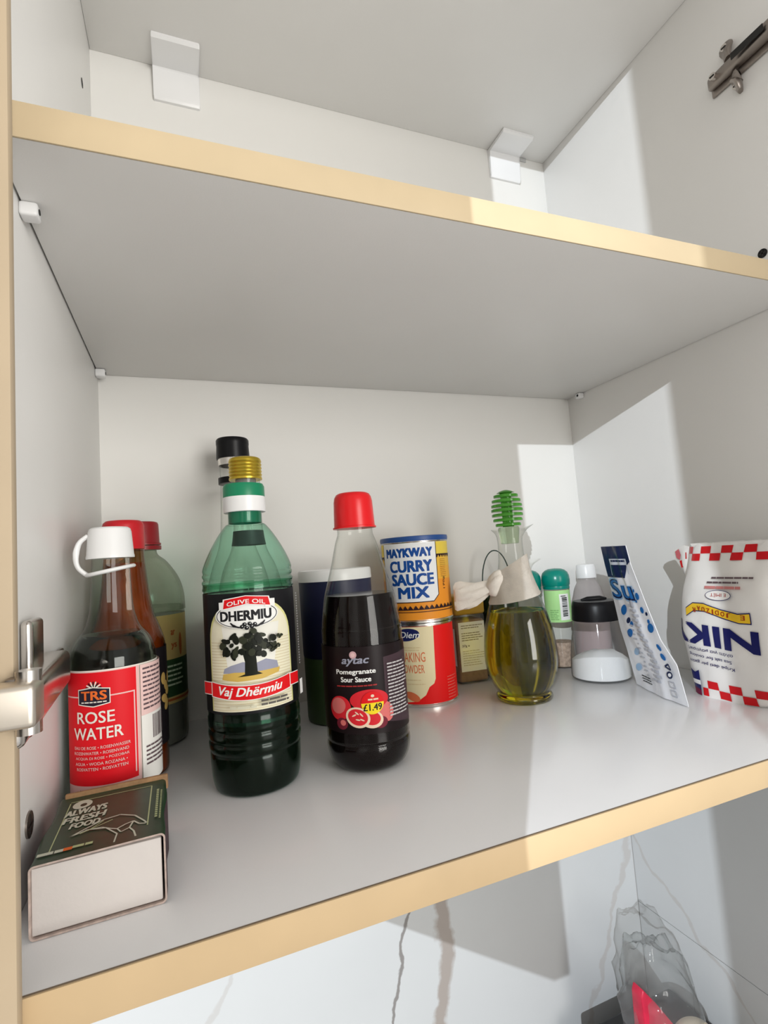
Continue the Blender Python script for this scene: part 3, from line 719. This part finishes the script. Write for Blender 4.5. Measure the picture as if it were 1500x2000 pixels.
# ---- glass cruet of olive oil
X, Y = .3851, .183
cu = empty('olive_oil_cruet', (X, Y, 0), 'glass cruet of yellow green olive oil with ringed stopper and cloth round its neck', 'cruet')
pts = [(0, .0235), (.0008, .0262), (.0028, .0273), (.0052, .0272), (.0070, .0254), (.0085, .0253), (.0120, .0276), (.0174, .0306), (.0274, .0340), (.0374, .0355), (.0500, .0354), (.0620, .0343), (.0728, .0324), (.0880, .0284), (.1008, .0236), (.1130, .0190), (.1240, .0156), (.1340, .0137), (.1432, .0128), (.1541, .0124), (.1610, .0130), (.1650, .0144), (.1680, .0172), (.1692, .0180)]
pr = cr(pts, 4)
phi = math.atan2(CAM.y - Y, CAM.x - X); rt = Vector((-math.sin(phi), math.cos(phi), 0)); fw = Vector((math.cos(phi), math.sin(phi), 0))
ar = math.atan2(rt.y, rt.x)
def lip(p, a, z, r):
    if z > .160:
        k = max(0, math.cos(a - ar)) ** 8 * (z - .160) / .0092
        p = Vector((p.x, p.y, 0)) * (1 + .38 * k) + Vector((0, 0, p.z + .0030 * k))
    return p
lathe('glass_body', pr, CLEAR, cu, top=False, fn=lip)
lathe('olive_oil', clip(inset(pr, .0010), .0012, .0872), mat('olive_oil_liquid', (.62, .50, .015), .0, trans=1.0, ior=1.44), cu)
GR = mat('green_stopper_glass', (.12, .48, .06), .08, trans=.55, ior=1.3)
lathe('stopper_plug', [(.1540, .0080), (.1545, .0090), (.1690, .0108), (.1710, .0100)], mat('pale_plug', (.55, .66, .48), .1, trans=.8, ior=1.3), cu)
sp = [(.1708, .0060)]
fins = [(.1735, .0128), (.1785, .0148), (.1835, .0157), (.1885, .0160), (.1930, .0156), (.1980, .0146), (.2030, .0124)]
for z, r in fins: sp += [(z - .0018, .0055), (z - .0016, r - .0003), (z - .0012, r), (z + .0008, r), (z + .0013, r - .0006), (z + .0015, .0055)]
sp += [(.2058, .0062), (.2062, .0092), (.2080, .0062), (.2092, .0020), (.2093, .0004)]
lathe('stopper', sp, GR, cu, 48, smooth=30)
# cloth wrap: a band whose upper edge slants, and a knotted tail to the left
CL = mat('cream_cloth', (.86, .80, .72), .9, var=.05, vscale=120, bump=.4, bscale=1500)
bm = bmesh.new(); rows = 14; seg = 56; G = []
for k in range(rows + 1):
    t = k / rows; ring = []
    for i in range(seg):
        a = 2 * PI * i / seg; c = math.cos(a - ar); s = math.cos(a - phi)
        zt = .1335 + .0095 * c + .0010 * s; zb = .0990 + .0040 * c - .0015 * s
        z = zb + (zt - zb) * t
        r = rad_at(pr, z) + .0012 + .0022 * t * (1 - .2 * c) + .0006 * math.sin(9 * a + 3 * t) * (.3 + max(0, -c)) + .0012 * (1 - t) * max(0, c)
        ring.append(bm.verts.new((r * math.cos(a), r * math.sin(a), z)))
    G.append(ring)
for k in range(rows):
    for i in range(seg): bm.faces.new((G[k][i], G[k][(i + 1) % seg], G[k + 1][(i + 1) % seg], G[k + 1][i]))
bmesh.ops.solidify(bm, geom=bm.faces[:], thickness=.0009)
wrap = obj('cloth_wrap', bm, CL, cu, 50)
def blob(pts, secs, folds, amp, seg=28):
    bm = bmesh.new(); R_ = []
    for j, (p, (a_, b_)) in enumerate(zip(pts, secs)):
        ring = []
        for i in range(seg):
            w = 2 * PI * i / seg
            q_ = 1 + amp * math.sin(folds * w + j * .5) + amp * .6 * math.sin((folds + 3) * w - j)
            ring.append(bm.verts.new(rt * p[0] + fw * (p[2] + b_ * math.sin(w) * q_) + Vector((0, 0, p[1] + a_ * math.cos(w) * q_))))
        R_.append(ring)
    for j in range(len(R_) - 1):
        for i in range(seg): bm.faces.new((R_[j][i], R_[j][(i + 1) % seg], R_[j + 1][(i + 1) % seg], R_[j + 1][i]))
    bm.faces.new(R_[0][::-1]); bm.faces.new(R_[-1])
    return bm
obj('knot', blob([(-.008, .121, .012), (-.013, .1185, .013), (-.0185, .115, .0125), (-.0235, .1125, .011), (-.0270, .1115, .010)], [(.004, .003), (.0098, .0065), (.0118, .0082), (.0095, .0066), (.0050, .0040)], 5, .10), CL, wrap, 60)
obj('cloth_tail', blob([(-.023, .1120, .010), (-.030, .1090, .010), (-.038, .1065, .0105), (-.046, .1050, .011), (-.053, .1042, .0110), (-.058, .1040, .0105), (-.0605, .1040, .0100)], [(.0062, .0048), (.0078, .0052), (.0098, .0046), (.0112, .0040), (.0122, .0032), (.0118, .0022), (.0100, .0008)], 4, .20), CL, wrap, 60)

# ---- salt jar with black lid
X, Y = .5001, .2
sa_ = empty('salt_jar', (X, Y, 0), 'conical glass jar half full of white salt with a black lid', 'jar')
pr = cr([(0, .0270), (.0008, .0300), (.0028, .0313), (.0100, .0313), (.0179, .0308), (.0300, .0298), (.0403, .0283), (.0520, .0260), (.0629, .0238), (.0660, .0236)], 4)
lathe('glass_body', pr, thin_glass('jar_glass', (.95, .95, .95), .03, 1.4, haze=.07, haze_col=(.7, .7, .7)), sa_, top=False)
ph = math.atan2(.3614, .9284)
def heap(p, a, z, r):
    if z > .0190:
        p.z += .0075 * math.cos(a - (PI + .9)) * min(1, r / .02) + .0022 * noise.noise(Vector((p.x * 90, p.y * 90, 3)))
    return p
lathe('salt', [(.0022, .0290), (.0030, .0301), (.0100, .0302), (.0200, .0294), (.0240, .0240), (.0275, .0160), (.0300, .0080), (.0306, .0004)], mat('salt', (.86, .87, .87), .8, bump=.5, bscale=2500), sa_, fn=heap)
lid = lathe('lid', [(.0635, .0220), (.0635, .0250), (.0650, .0252), (.0790, .0243), (.0830, .0232), (.0845, .0222), (.0850, .0190), (.0850, .0004)], BLACKP, sa_)
obj('lid_knob', bm_tube([dg * -.014 + Vector((0, 0, .0855)), dg * -.007 + Vector((0, 0, .0862)), dg * .007 + Vector((0, 0, .0864)), dg * .014 + Vector((0, 0, .0855))], [.0015, .003, .003, .0015], 12), BLACKP, lid, 50)

# ---- spice jars with teal lids
def teal_jar(x, y, label, sc=1.0, tilt=0):
    t = empty('herb_jar', (x, y, 0), label, 'jar', 'teal-lidded herb jars')
    pr = cr([(0, .0125), (.0008, .0145), (.0030, .0153), (.0060, .0153), (.05, .0153), (.0860, .0155), (.0920, .0150), (.0950, .0140)], 3)
    pr = [(z, r * sc) for z, r in pr]
    lathe('glass_body', pr, CLEAR, t, 40, top=False)
    lathe('dried_herb', clip(inset(pr, .0012), .0012, .030), mat('dried_herb', (.40, .30, .24), .9, var=.3, vscale=300), t, 40)
    lathe('lid', [(.0948, .0120 * sc), (.0948, .0158 * sc), (.0965, .0160 * sc), (.0985, .0158 * sc), (.0995, .0166 * sc), (.1060, .0171 * sc), (.1110, .0166 * sc), (.1150, .0150 * sc), (.1178, .0120 * sc), (.1195, .0080 * sc), (.1202, .0004)], mat('teal_lid', (.0, .22, .17), .25), t, 44)
    return t
X, Y = .5068, .2695
tj = teal_jar(X, Y, 'herb jar with domed teal lid, pale green label and barcode')
cm = cyl_map(X, Y, .0153)
sl = Sheet(cm, 1.0); sl.rect(-30, 55, 30, 93.5, INK('leaf_green', (.42, .74, .30))); lab = sl.done('label', tj)
sl = Sheet(cm, 1.0, h0=.0004); sl.greek(-10, 1, 70, 6, 2.2, 1.0, INK('mid_green', (.20, .45, .15)), .3); sl.rect(2.3, 57.5, 14.5, 89.0, WHT)
z = 62
while z < 84:
    w_ = random.choice((.6, .9, 1.4)); sl.rect(5.0, z, 11.5, z + w_, K); z += w_ + random.choice((.7, 1.0))
sl.rect(4, 86, 10, 87, K)
sl.done('label_print', lab)
teal_jar(.4745, .2830, 'herb jar with teal lid half hidden by the olive oil cruet', .98)

# ---- white-capped plastic bottle in the right corner
X, Y = .5655, .2800
wc = empty('white_cap_bottle', (X, Y, 0), 'milky plastic bottle with white cap behind the salt jar', 'bottle')
pr = cr([(0, .018), (.001, .0215), (.004, .0225), (.060, .0225), (.072, .0218), (.0790, .0196), (.0900, .0165), (.0985, .0122), (.1010, .0110), (.1040, .0108)], 4)
lathe('body', pr, thin_glass('milky_plastic', (.92, .90, .90), .15, 1.4, haze=.45, haze_col=(.78, .74, .74)), wc, top=False)
lathe('cap', [(.1035, .010), (.1035, .0124), (.1060, .0125), (.1190, .0116), (.1208, .0108), (.1213, .0090), (.1214, .0004)], WHITEP, wc)
lathe('pink_contents', clip(inset(pr, .0012), .0012, .046), mat('pink_contents', (.70, .52, .53), .6), wc)

# ================================================================== SUGAR PACKET
FILM = mat('packet_film', (.80, .81, .84), .3, spec=.5, bump=.15, bscale=160)
edges = [(.000, (.506, .158), (.480, .0784)), (.004, (.5055, .1584), (.4790, .0780)), (.036, (.502, .162), (.4749, .0807)), (.056, (.4985, .164), (.4769, .0965)), (.088, (.495, .1655), (.4749, .106)), (.125, (.488, .165), (.4723, .116)), (.144, (.4855, .165), (.4696, .117))]
def pk_edge(z):
    z = max(0, min(.144, z))
    for (z0, a0, b0), (z1, a1, b1) in zip(edges, edges[1:]):
        if z0 <= z <= z1:
            k = (z - z0) / (z1 - z0); return Vector(a0).lerp(Vector(a1), k), Vector(b0).lerp(Vector(b1), k)
def pk_pt(s, z, side, h=0.0):
    L_, R_ = pk_edge(z); p = L_.lerp(R_, s); d = (R_ - L_).normalized(); nrm = Vector((d.y, -d.x))   # towards the wall side
    if nrm.x < 0: nrm = -nrm
    th = .0105 * (math.sin(PI * min(1, s * 1.02)) ** .6 if 0 < s < 1 else 0) * max(.10, 1 - (z / .152) ** 2.2) * (1 if z > .012 else .55 + z * 37)
    wr_ = .0004 * math.sin(18 * s + z * 90) * math.sin(PI * s) + .0007 * noise.noise(Vector((s * 5, z * 60, 2))) * math.sin(PI * s)
    if side < 0:                                                # front: a soft crease runs down the middle
        f_ = .0030 * math.sin(PI * s) * max(.15, 1 - z / .15) + .0012 * math.exp(-((s - .66) / .06) ** 2) * (1 if z < .12 else .3)
        off = -f_ + wr_ - h
    else: off = th + wr_ + .0004
    q_ = p + nrm * off
    return Vector((q_.x, q_.y, z))
PKO = Vector((.488, .118, 0))
bm = bmesh.new(); NS, NZ = 50, 60
F_ = [[bm.verts.new(pk_pt(i / NS, .0005 + .1435 * j / NZ, -1) - PKO) for i in range(NS + 1)] for j in range(NZ + 1)]
B_ = [[bm.verts.new(pk_pt(i / NS, .0005 + .1435 * j / NZ, 1) - PKO) for i in range(NS + 1)] for j in range(NZ + 1)]
for j in range(NZ):
    for i in range(NS):
        bm.faces.new((F_[j][i], F_[j][i + 1], F_[j + 1][i + 1], F_[j + 1][i])); bm.faces.new((B_[j][i], B_[j + 1][i], B_[j + 1][i + 1], B_[j][i + 1]))
    bm.faces.new((F_[j][0], F_[j + 1][0], B_[j + 1][0], B_[j][0])); bm.faces.new((F_[j][NS], B_[j][NS], B_[j + 1][NS], F_[j + 1][NS]))
for i in range(NS):
    bm.faces.new((F_[0][i], B_[0][i], B_[0][i + 1], F_[0][i + 1])); bm.faces.new((F_[NZ][i], F_[NZ][i + 1], B_[NZ][i + 1], B_[NZ][i]))
sg = empty('sugar_packet', PKO, 'white plastic sugar packet with dark blue top and blue drops leaning beside the salt jar', 'packet')
body = obj('bag', bm, FILM, sg, 50)
fm = lambda u, v, h: pk_pt(u * .01, v * .001, -1, h) - PKO       # u = 0..100 across, v = mm up
NV2 = INK('packet_navy', (.012, .022, .075), .25); BLU = INK('packet_blue', (.02, .14, .42), .25); LBL = INK('packet_light', (.30, .48, .70), .25); GRY = INK('packet_grey', (.46, .48, .54), .3); SIL = INK('packet_silver', (.60, .64, .72), .25)
sl = Sheet(fm, 2, 2.4, h0=.0004)
sl.poly([(0, 143.8), (100, 143.8), (100, 128), (84, 124), (70, 112), (2, 112)], NV2)
sl.poly([(24, 131), (88, 131), (88, 126.2), (24, 126.2)], SIL); sl.greek(30, 82, 129.8, 1, 1, 2.0, NV2, 0)
sl.line([(22, 114), (26, 126), (86, 126), (84, 116)], 2.2, SIL)
sl.text('Su', 41, 100, 20, 74, LBL, .09); sl.text('Su', 41, 100, 18.6, 70, NV2, .055); sl.text('Su', 41, 100.4, 17.6, 66, BLU, .0)
for u, v, a, b_, m in ((32, 79, 11, 4.4, BLU), (38, 69, 7, 2.4, NV2), (44, 66, 5, 2.4, BLU), (32, 56, 9, 3.6, BLU), (30, 38, 9, 3.0, LBL), (24, 22, 8, 3.4, LBL), (87, 95, 5, 3.2, BLU), (82, 100, 3, 1.4, BLU), (86, 82, 4.6, 2.8, BLU), (94, 79, 3, 1.6, NV2), (92, 72, 3.4, 1.8, BLU), (91, 66, 8, 3.8, BLU), (89, 49, 3.6, 2.8, BLU), (86, 41, 4, 2.8, BLU), (80, 90, 2.4, 1.4, BLU)):
    sl.ell(u, v, a, b_, m, 16, .35)
sl.poly([(62, 90), (70, 90), (70, 84), (60, 84)], GRY)
for j in range(16): sl.rects([(54 + 2 * (j % 3), 84 - j * 4.6, 60, 86.4 - j * 4.6), (62, 84 - j * 4.6, 70 + (j * 7) % 5, 86.4 - j * 4.6)], GRY)
for j in range(12): sl.rects([(40 + (j * 5) % 7, 64 - j * 4.2, 49, 65.4 - j * 4.2)], GRY)
sl.line([(84, 33), (90, 36), (92, 31), (84, 33)], 1.6, NV2); sl.ell(88, 26, 5, 3.2, NV2, 16, .4); sl.ell(88, 26, 3, 1.6, FILM, 12, .4)
sl.line([(84, 20), (92, 20), (92, 15), (84, 15), (84, 20)], 1.2, GRY); sl.line([(83, 12), (91, 12), (91, 7), (83, 7), (83, 12)], 1.2, GRY)
sl.greek(30, 58, 16, 3, 2.6, 1.2, K, .4)
sl.done('bag_print', body)

# ================================================================== SALT BAG, standing upside down
def sb_y(z):
    t = z / .139
    yl = .1160 - .0050 * t + .0090 * math.sin(PI * min(1, t * 1.15)) ** 1.2
    yr = .0360 - .0280 * min(1, z / .03) ** .6
    return yl, yr
def sb_front(y, z, h=0.0):
    yl, yr = sb_y(z); t = z / .139; s = max(0.0, min(1.0, (yl - y) / (yl - yr)))
    e = abs(2 * s - 1); n = 3.4
    a = .034 * (1 - .45 * max(0, (t - .62) / .38) ** 1.5) * (1 - .12 * (1 - t) ** 4)
    prof_ = (max(0, 1 - e ** n)) ** (1 / 2.2)
    wr_ = .0016 * noise.noise(Vector((y * 60, z * 45, 5))) + .0010 * math.sin(70 * y + 160 * z) * max(0, t - .55)
    x = .5535 - a * 1.14 * prof_ + wr_ * prof_ - h
    return x
SBO = Vector((.552, .066, 0))
BAGM = mat('salt_bag_plastic', (.82, .80, .77), .35, spec=.5, bump=.12, bscale=120)
bm = bmesh.new(); NS, NZ = 40, 44; Gf = []; Gb = []
for j in range(NZ + 1):
    z = .139 * j / NZ; yl, yr = sb_y(z); rf = []; rb_ = []
    for i in range(NS + 1):
        s = .5 - .5 * math.cos(PI * i / NS); y = yl + (yr - yl) * s
        x = sb_front(y, z); top = .0018 * math.sin(40 * s) if j == NZ else 0
        rf.append(bm.verts.new(Vector((x, y, z + top)) - SBO)); rb_.append(bm.verts.new(Vector((.5535 + (.5535 - x) * .95 + .0002, y, z + top)) - SBO))
    Gf.append(rf); Gb.append(rb_)
for j in range(NZ):
    for i in range(NS):
        bm.faces.new((Gf[j][i], Gf[j][i + 1], Gf[j + 1][i + 1], Gf[j + 1][i])); bm.faces.new((Gb[j][i], Gb[j + 1][i], Gb[j + 1][i + 1], Gb[j][i + 1]))
for i in range(NS):
    bm.faces.new((Gf[0][i], Gb[0][i], Gb[0][i + 1], Gf[0][i + 1])); bm.faces.new((Gf[NZ][i], Gf[NZ][i + 1], Gb[NZ][i + 1], Gb[NZ][i]))
bmesh.ops.remove_doubles(bm, verts=bm.verts[:], dist=.00025)
sb = empty('salt_bag', SBO, 'white salt bag with red checks and navy lettering standing upside down by the right panel', 'bag')
body = obj('bag', bm, BAGM, sb, 60)
def fm(u, v, h):
    z = v * .001; yl, yr = sb_y(z); y = min(.1066 - u * .001, yl - .0004)
    return Vector((sb_front(y, z, h), y, z)) - SBO
bw = lambda v: 1000 * (.1066 - sb_y(v * .001)[0]); be = lambda v: 1000 * (.1066 - sb_y(v * .001)[1])
sl = Sheet(fm, 1.5, 2.0, h0=.0003)
RC = INK('check_red', (.62, .010, .015), .3); BN = INK('bag_navy', (.012, .014, .11), .3); BY = INK('banner_yellow', (.82, .52, .03), .35)
for row in range(2):
    for k in range(10):
        w_ = 10.5; u0 = -2 + k * w_ * 2 + (w_ if row else 0)
        for v0, hh in ((124.6 + 6.6 * (1 - row), 6.6), (1.2 + 7.2 * (1 - row), 7.2)):
            lo = bw(v0) + 1.0; hi = be(v0) - 1.0
            if v0 < 60: lo = max(lo, 13.5)
            a_, b_ = max(u0, lo), min(u0 + w_, hi)
            if b_ - a_ > 1.5: sl.rect(a_, v0, b_, v0 + hh, RC)
sl.text('NIKY', 25.0, 57.4, 17.6, 91, BN, .05, rot=PI - .045)
bn = [(6.5, 74), (16, 79.6), (28, 80), (44, 75.2), (58, 71.6), (67, 71.6)]
up = [(6.5, 80.5), (16, 86.0), (28, 86.2), (44, 81.4), (58, 78.6), (67, 79.6)]
V = bn + up; sl.polys([(u, v + (-.9 if k < 6 else .9)) for k, (u, v) in enumerate(V)], [(k, k + 1, 7 + k, 6 + k) for k in range(5)], BN)
sl.rect(66.6, 70.6, 67.8, 80.6, BN)
sl.polys(V, [(k, k + 1, 7 + k, 6 + k) for k in range(5)], BY)
BRW = INK('banner_text', (.35, .05, .01))
tx = 'E JODIZUAR'; px_ = [61.5, 55, 50.2, 45.2, 40.4, 36.6, 32.4, 27.6, 22.6, 17.2]
vy = lambda u: 77.0 + (5.8 * max(0, min(1, (58 - u) / 34)) if u > 22 else 5.8 - (22 - u) * .35)
for ch, u in zip(tx, px_):
    if ch != ' ': sl.text(ch, u, vy(u) - .9, 4.0, 3.2 if ch != 'I' else 1.0, BRW, .03, rot=PI - .06)
for t_, u, v, w_ in (('Krip\u00eb deti p\u00ebr gatim', 26, 31.6, 47), ('Sea salt for cooking', 26, 37.6, 44), ('\u03b1\u03bb\u03ac\u03c4\u03b9 \u03b3\u03b9\u03b1 \u03bc\u03b1\u03b3\u03b5\u03b9\u03c1\u03b9\u03ba\u03ae', 27, 43.4, 46)):
    sl.text(t_, u, v, 3.6, w_, BN, .012, rot=PI - .03)
sl.ell(42.5, 94.4, 11.6, 4.6, BN, 28); sl.ell(42.5, 94.4, 11.1, 4.1, BAGM, 28)
sl.text('E IM\u00cbT', 42.5, 94.4, 3.4, 14, INK('brick', (.40, .06, .05)), .01, rot=PI)
sl.greek(30, 62, 102.4, 1, 1, 2.4, INK('dusty_red', (.55, .20, .19)), 0); sl.greek(32, 60, 106.4, 1, 1, 1.6, INK('small_print', (.12, .08, .09)), 0); sl.greek(36, 72, 110.4, 1, 1, 1.5, INK('small_print', (.12, .08, .09)), 0)
sl.poly([(1.6, 1.0), (12.6, .8), (12.2, 24), (7.4, 21.4), (2.2, 24)], BN); sl.rect(1.8, 10.5, 12.6, 14.5, WHT); sl.poly([(1.8, 1), (12.6, .8), (12.6, 6), (1.8, 7)], INK('plum', (.18, .01, .05)))
sl.done('bag_print', body)
# folded corner of the bag sticking out at its upper left
def flap(name, outline, m, x0, bulge, th):
    bm = bmesh.new(); cy = sum(p[0] for p in outline) / len(outline); cz = sum(p[1] for p in outline) / len(outline); n = len(outline); L = []
    for side in (-1, 1):
        rings = []
        for k, w in enumerate((1.0, .66, .33)):
            rings.append([bm.verts.new(Vector((x0 + side * (th + bulge * (1 - w * w)) + .004 * (y - cy) / .02, cy + (y - cy) * w, cz + (z - cz) * w)) - SBO) for y, z in outline])
        c = bm.verts.new(Vector((x0 + side * (th + bulge), cy, cz)) - SBO)
        for r0, r1 in zip(rings, rings[1:]):
            for i in range(n): bm.faces.new((r0[i], r0[(i + 1) % n], r1[(i + 1) % n], r1[i]))
        for i in range(n): bm.faces.new((rings[-1][i], rings[-1][(i + 1) % n], c))
        L.append(rings[0])
    for i in range(n): bm.faces.new((L[0][i], L[0][(i + 1) % n], L[1][(i + 1) % n], L[1][i]))
    return obj(name, bm, m, sb, 60)
FO = [((y + .2614) * 1.033 - .2614, z) for y, z in [(.1195, .1302), (.1165, .1345), (.1110, .1372), (.1020, .1395), (.0960, .1380), (.0975, .1250), (.1010, .1085), (.1045, .1050), (.1060, .1100), (.1120, .1195)]]
fo = flap('folded_corner', FO, BAGM, .5450, .0016, .0008)
def fl_print(u, v, h):
    y = (u * .001 + .2614) * 1.033 - .2614
    return Vector((.5450 - .0008 - .0018 - h + .004 * (y - .117) / .02, y, v * .001)) - SBO
sl = Sheet(fl_print, 40, h0=.0003)
sl.poly([(113.5, 133.5), (108.5, 136), (106.5, 130), (108.5, 125), (112.5, 127)], INK('dusty_pink', (.60, .14, .16)))
sl.poly([(104, 132), (99, 132.5), (99.5, 126), (104.5, 125.5)], RC); sl.poly([(109, 124), (105, 125), (104.5, 118), (107.5, 117)], RC)
sl.done('corner_print', fo, False)

# ================================================================== MATCHBOX
mb = empty('matchbox', (.0352, .0480, 0), 'large green matchbox with white tray lying flat by the left panel', 'matchbox', rz=math.radians(1.0))
hx, y0, y1, hz, tk = .0268, -.0370, .0345, .0302, .0008
def rounded(hx, z0, z1, r, n=5):
    P = []
    for cx, cz, a0 in ((hx - r, z0 + r, -PI / 2), (hx - r, z1 - r, 0), (-hx + r, z1 - r, PI / 2), (-hx + r, z0 + r, PI)):
        for k in range(n + 1): P.append((cx + r * math.cos(a0 + PI / 2 * k / n), cz + r * math.sin(a0 + PI / 2 * k / n)))
    return P
bm = bmesh.new(); O = rounded(hx, .0002, hz, .0022); I = rounded(hx - tk, .0002 + tk, hz - tk, .0016)
ns = 8; ys = [y0 + (y1 - y0) * k / ns for k in range(ns + 1)]
def warp(x, z, y):  # worn sleeve: front right corner lifts a little
    k = max(0, (-.02 - y) / .017); return Vector((x + .0006 * math.sin(y * 150), y, z + .0007 * k * (1 if x > .008 and z > .02 else 0)))
ro = [[bm.verts.new(warp(x, z, y)) for x, z in O] for y in ys]; ri = [[bm.verts.new(warp(x, z, y)) for x, z in I] for y in ys]
n = len(O)
for k in range(ns):
    for i in range(n):
        j = (i + 1) % n
        f1 = bm.faces.new((ro[k][i], ro[k][j], ro[k + 1][j], ro[k + 1][i])); f2 = bm.faces.new((ri[k][i], ri[k + 1][i], ri[k + 1][j], ri[k][j])); f2.material_index = 2
        zc = (O[i][1] + O[j][1]) / 2
        f1.material_index = 0 if zc > hz - .0015 else 1
for i in range(n):
    j = (i + 1) % n
    for k, fl in ((0, 0), (ns, 1)):
        f = bm.faces.new((ro[k][i], ri[k][i], ri[k][j], ro[k][j])); f.material_index = 2
GRN = mat('matchbox_green', (.022, .055, .026), .4, var=.12, vscale=120)
sleeve = obj('sleeve', bm, [GRN, mat('striker_plum', (.055, .030, .036), .75, var=.3, vscale=500), mat('worn_card', (.42, .33, .29), .85, var=.2, vscale=300)], mb, 40)
obj('tray', bm_box(-hx + .0012, hx - .0014, y0 + .0012, y1 - .004, .0014, hz - .0016, .0006, 2), mat('tray_white', (.58, .54, .515), .8, var=.02, vscale=60, bump=.1), mb, 40)
obj('tray_back_lip', bm_box(-hx + .002, hx + .0006, y1 - .0020, y1 + .0004, hz - .006, hz + .0024, .0008, 2), mat('brown_card', (.30, .17, .08), .8, var=.25, vscale=200), mb, 40)
fm = lambda u, v, h: ((u - 35.2) * .001, (v - 48.0) * .001, hz + h)
sl = Sheet(fm, 60, h0=.0001, dh=.00003)
PG = INK('box_pale', (.62, .64, .52)); PL = INK('box_lime', (.50, .56, .30))
sl.line([(14.6, 72.5), (14.6, 20.6), ], .5, PL); sl.line([(14.6, 73.5), (54.3, 73.5), (54.3, 17)], .6, PL)
sl.ell(20.8, 68.0, 4.6, 5.4, PG, 24); sl.ell(21.4, 67.2, 1.6, 2.0, GRN, 14)
sl.text('ALWAYS', 23.8, 58.8, 6.6, 19, PG, .03, .15, rot=.06); sl.text('FRESH', 24.4, 50.2, 6.4, 19, PG, .03, .15, rot=.04); sl.text('FOOD', 25.6, 42.2, 5.6, 13, PG, .03, .15)
sl.line([(21, 30.5), (27, 36), (34, 41.5), (41, 43), (48, 38), (52.6, 29.5), (54, 26), (50.5, 27.5), (47.8, 32), (44.5, 30.5), (41, 27.5), (38, 29.5), (34, 33), (28, 34), (21, 30.5)], .8, PG)
sl.line([(47.8, 32), (46.5, 25.5), (48.6, 21.0), (49.8, 15)], .8, PG); sl.line([(41, 27.5), (43, 23), (46.5, 25.5)], .7, PG); sl.line([(27, 34), (36, 31), (41.5, 22), (41, 14)], .7, PG)
sl.line([(25, 31), (38, 39)], .5, PL); sl.line([(28, 32.5), (34, 40)], .5, PL)
sl.greek(10.5, 20.5, 19.6, 1, 1, 2.6, PG, 0); sl.greek(20.5, 24, 19.8, 1, 1, 2.8, ORG, 0); sl.greek(24, 32, 20, 1, 1, 2.2, PL, 0)
sl.rects([(57.2, v, 58.4, v + 1.6) for v in [30 + 2.4 * k for k in range(15)]] + [(59.2, v, 60.0, v + 1.2) for v in [28 + 2.0 * k for k in range(18)]], PL)
sl.done('sleeve_print', sleeve, False)

# ================================================================== BELOW THE CABINET
ap = empty('kitchen_appliance', (.565, .200, -.58), 'black flat-topped kitchen appliance standing on the worktop', 'appliance')
obj('case', bm_box(-.073, .0720, -.114, .090, .006, .1520, .004, 3), mat('black_enamel', (.012, .012, .013), .35), ap, 40)
obj('front_panel', bm_box(-.069, .068, -.122, -.1145, .012, .146, .003, 2), mat('dark_door_glass', (.02, .02, .022), .08), ap, 40)
obj('dial', bm_cyl_between((-.003, -.122, .08), (-.003, -.134, .08), .016, 28), CHROME, ap, 40)
for fx in (-.055, .055):
    for fy in (-.095, .07): obj('foot', bm_lathe([(0, .010), (.006, .012)], 16, fn=lambda p, a, z, r, fx=fx, fy=fy: p + Vector((fx, fy, 0))), BLACKP, ap, 40)

# clear plastic bag with a red packet and a bread roll, on top of the black appliance
TOPZ = -.58 + .1522
FILMC = thin_glass('clear_film', (.94, .95, .95), .05, 1.5, haze=.10, haze_col=(.85, .86, .87))
bgp = empty('plastic_bag', (.565, .228, TOPZ), 'crumpled clear plastic bag on top of the black appliance', 'bag')
bm = bm_lathe(cr([(.0005, .020), (.002, .032), (.012, .039), (.040, .040), (.070, .034), (.090, .026), (.102, .015), (.107, .002)], 4), 56,
              fn=lambda p, a, z, r: Vector((p.x * .98 - p.z * .12, p.y * .75, p.z)) * (1 + (.16 * noise.noise(Vector((p.x * 45, p.y * 45, p.z * 60))) + .05 * noise.noise(Vector((p.x * 160, p.y * 160, p.z * 160)))) * min(1, z / .02)))
obj('film', bm, FILMC, bgp, 80)
PK = empty('red_packet', (.535, .2163, TOPZ), 'pointed red packet inside the clear plastic bag', 'packet')
bm = bmesh.new(); O = [(-.016, .0004), (.022, .0004), (.020, .034), (-.002, .064), (-.0135, .078), (-.0165, .072)]
fr = [bm.verts.new((x, -.006 - .003 * (z < .05), z)) for x, z in O]; bk = [bm.verts.new((x, .006 + .003 * (z < .05), z)) for x, z in O]
bm.faces.new(fr); bm.faces.new(bk[::-1])
for i in range(len(O)): bm.faces.new((fr[i], bk[i], bk[(i + 1) % len(O)], fr[(i + 1) % len(O)]))
bmesh.ops.bevel(bm, geom=bm.edges[:], offset=.0012, segments=2, affect='EDGES', profile=.5)
obj('wrapper', bm, mat('crimson_wrapper', (.60, .02, .06), .35, var=.2, vscale=60), PK, 50)
RO = empty('bread_roll', (.5756, .202, TOPZ), 'small pale bread roll inside the clear plastic bag', 'bread')
obj('crust', bm_lathe(cr([(.0004, .006), (.002, .015), (.010, .0205), (.022, .0215), (.032, .0170), (.038, .0085), (.0395, .0004)], 4), 36,
    fn=lambda p, a, z, r: Vector((p.x * 1.08, p.y * .72, p.z * (1 - .06 * p.x / .02)))), mat('pale_crust', (.72, .62, .48), .7, var=.12, vscale=40), RO, 60)
for o_ in (bgp, PK, RO): o_.scale = (1.19, 1.19, 1.19)
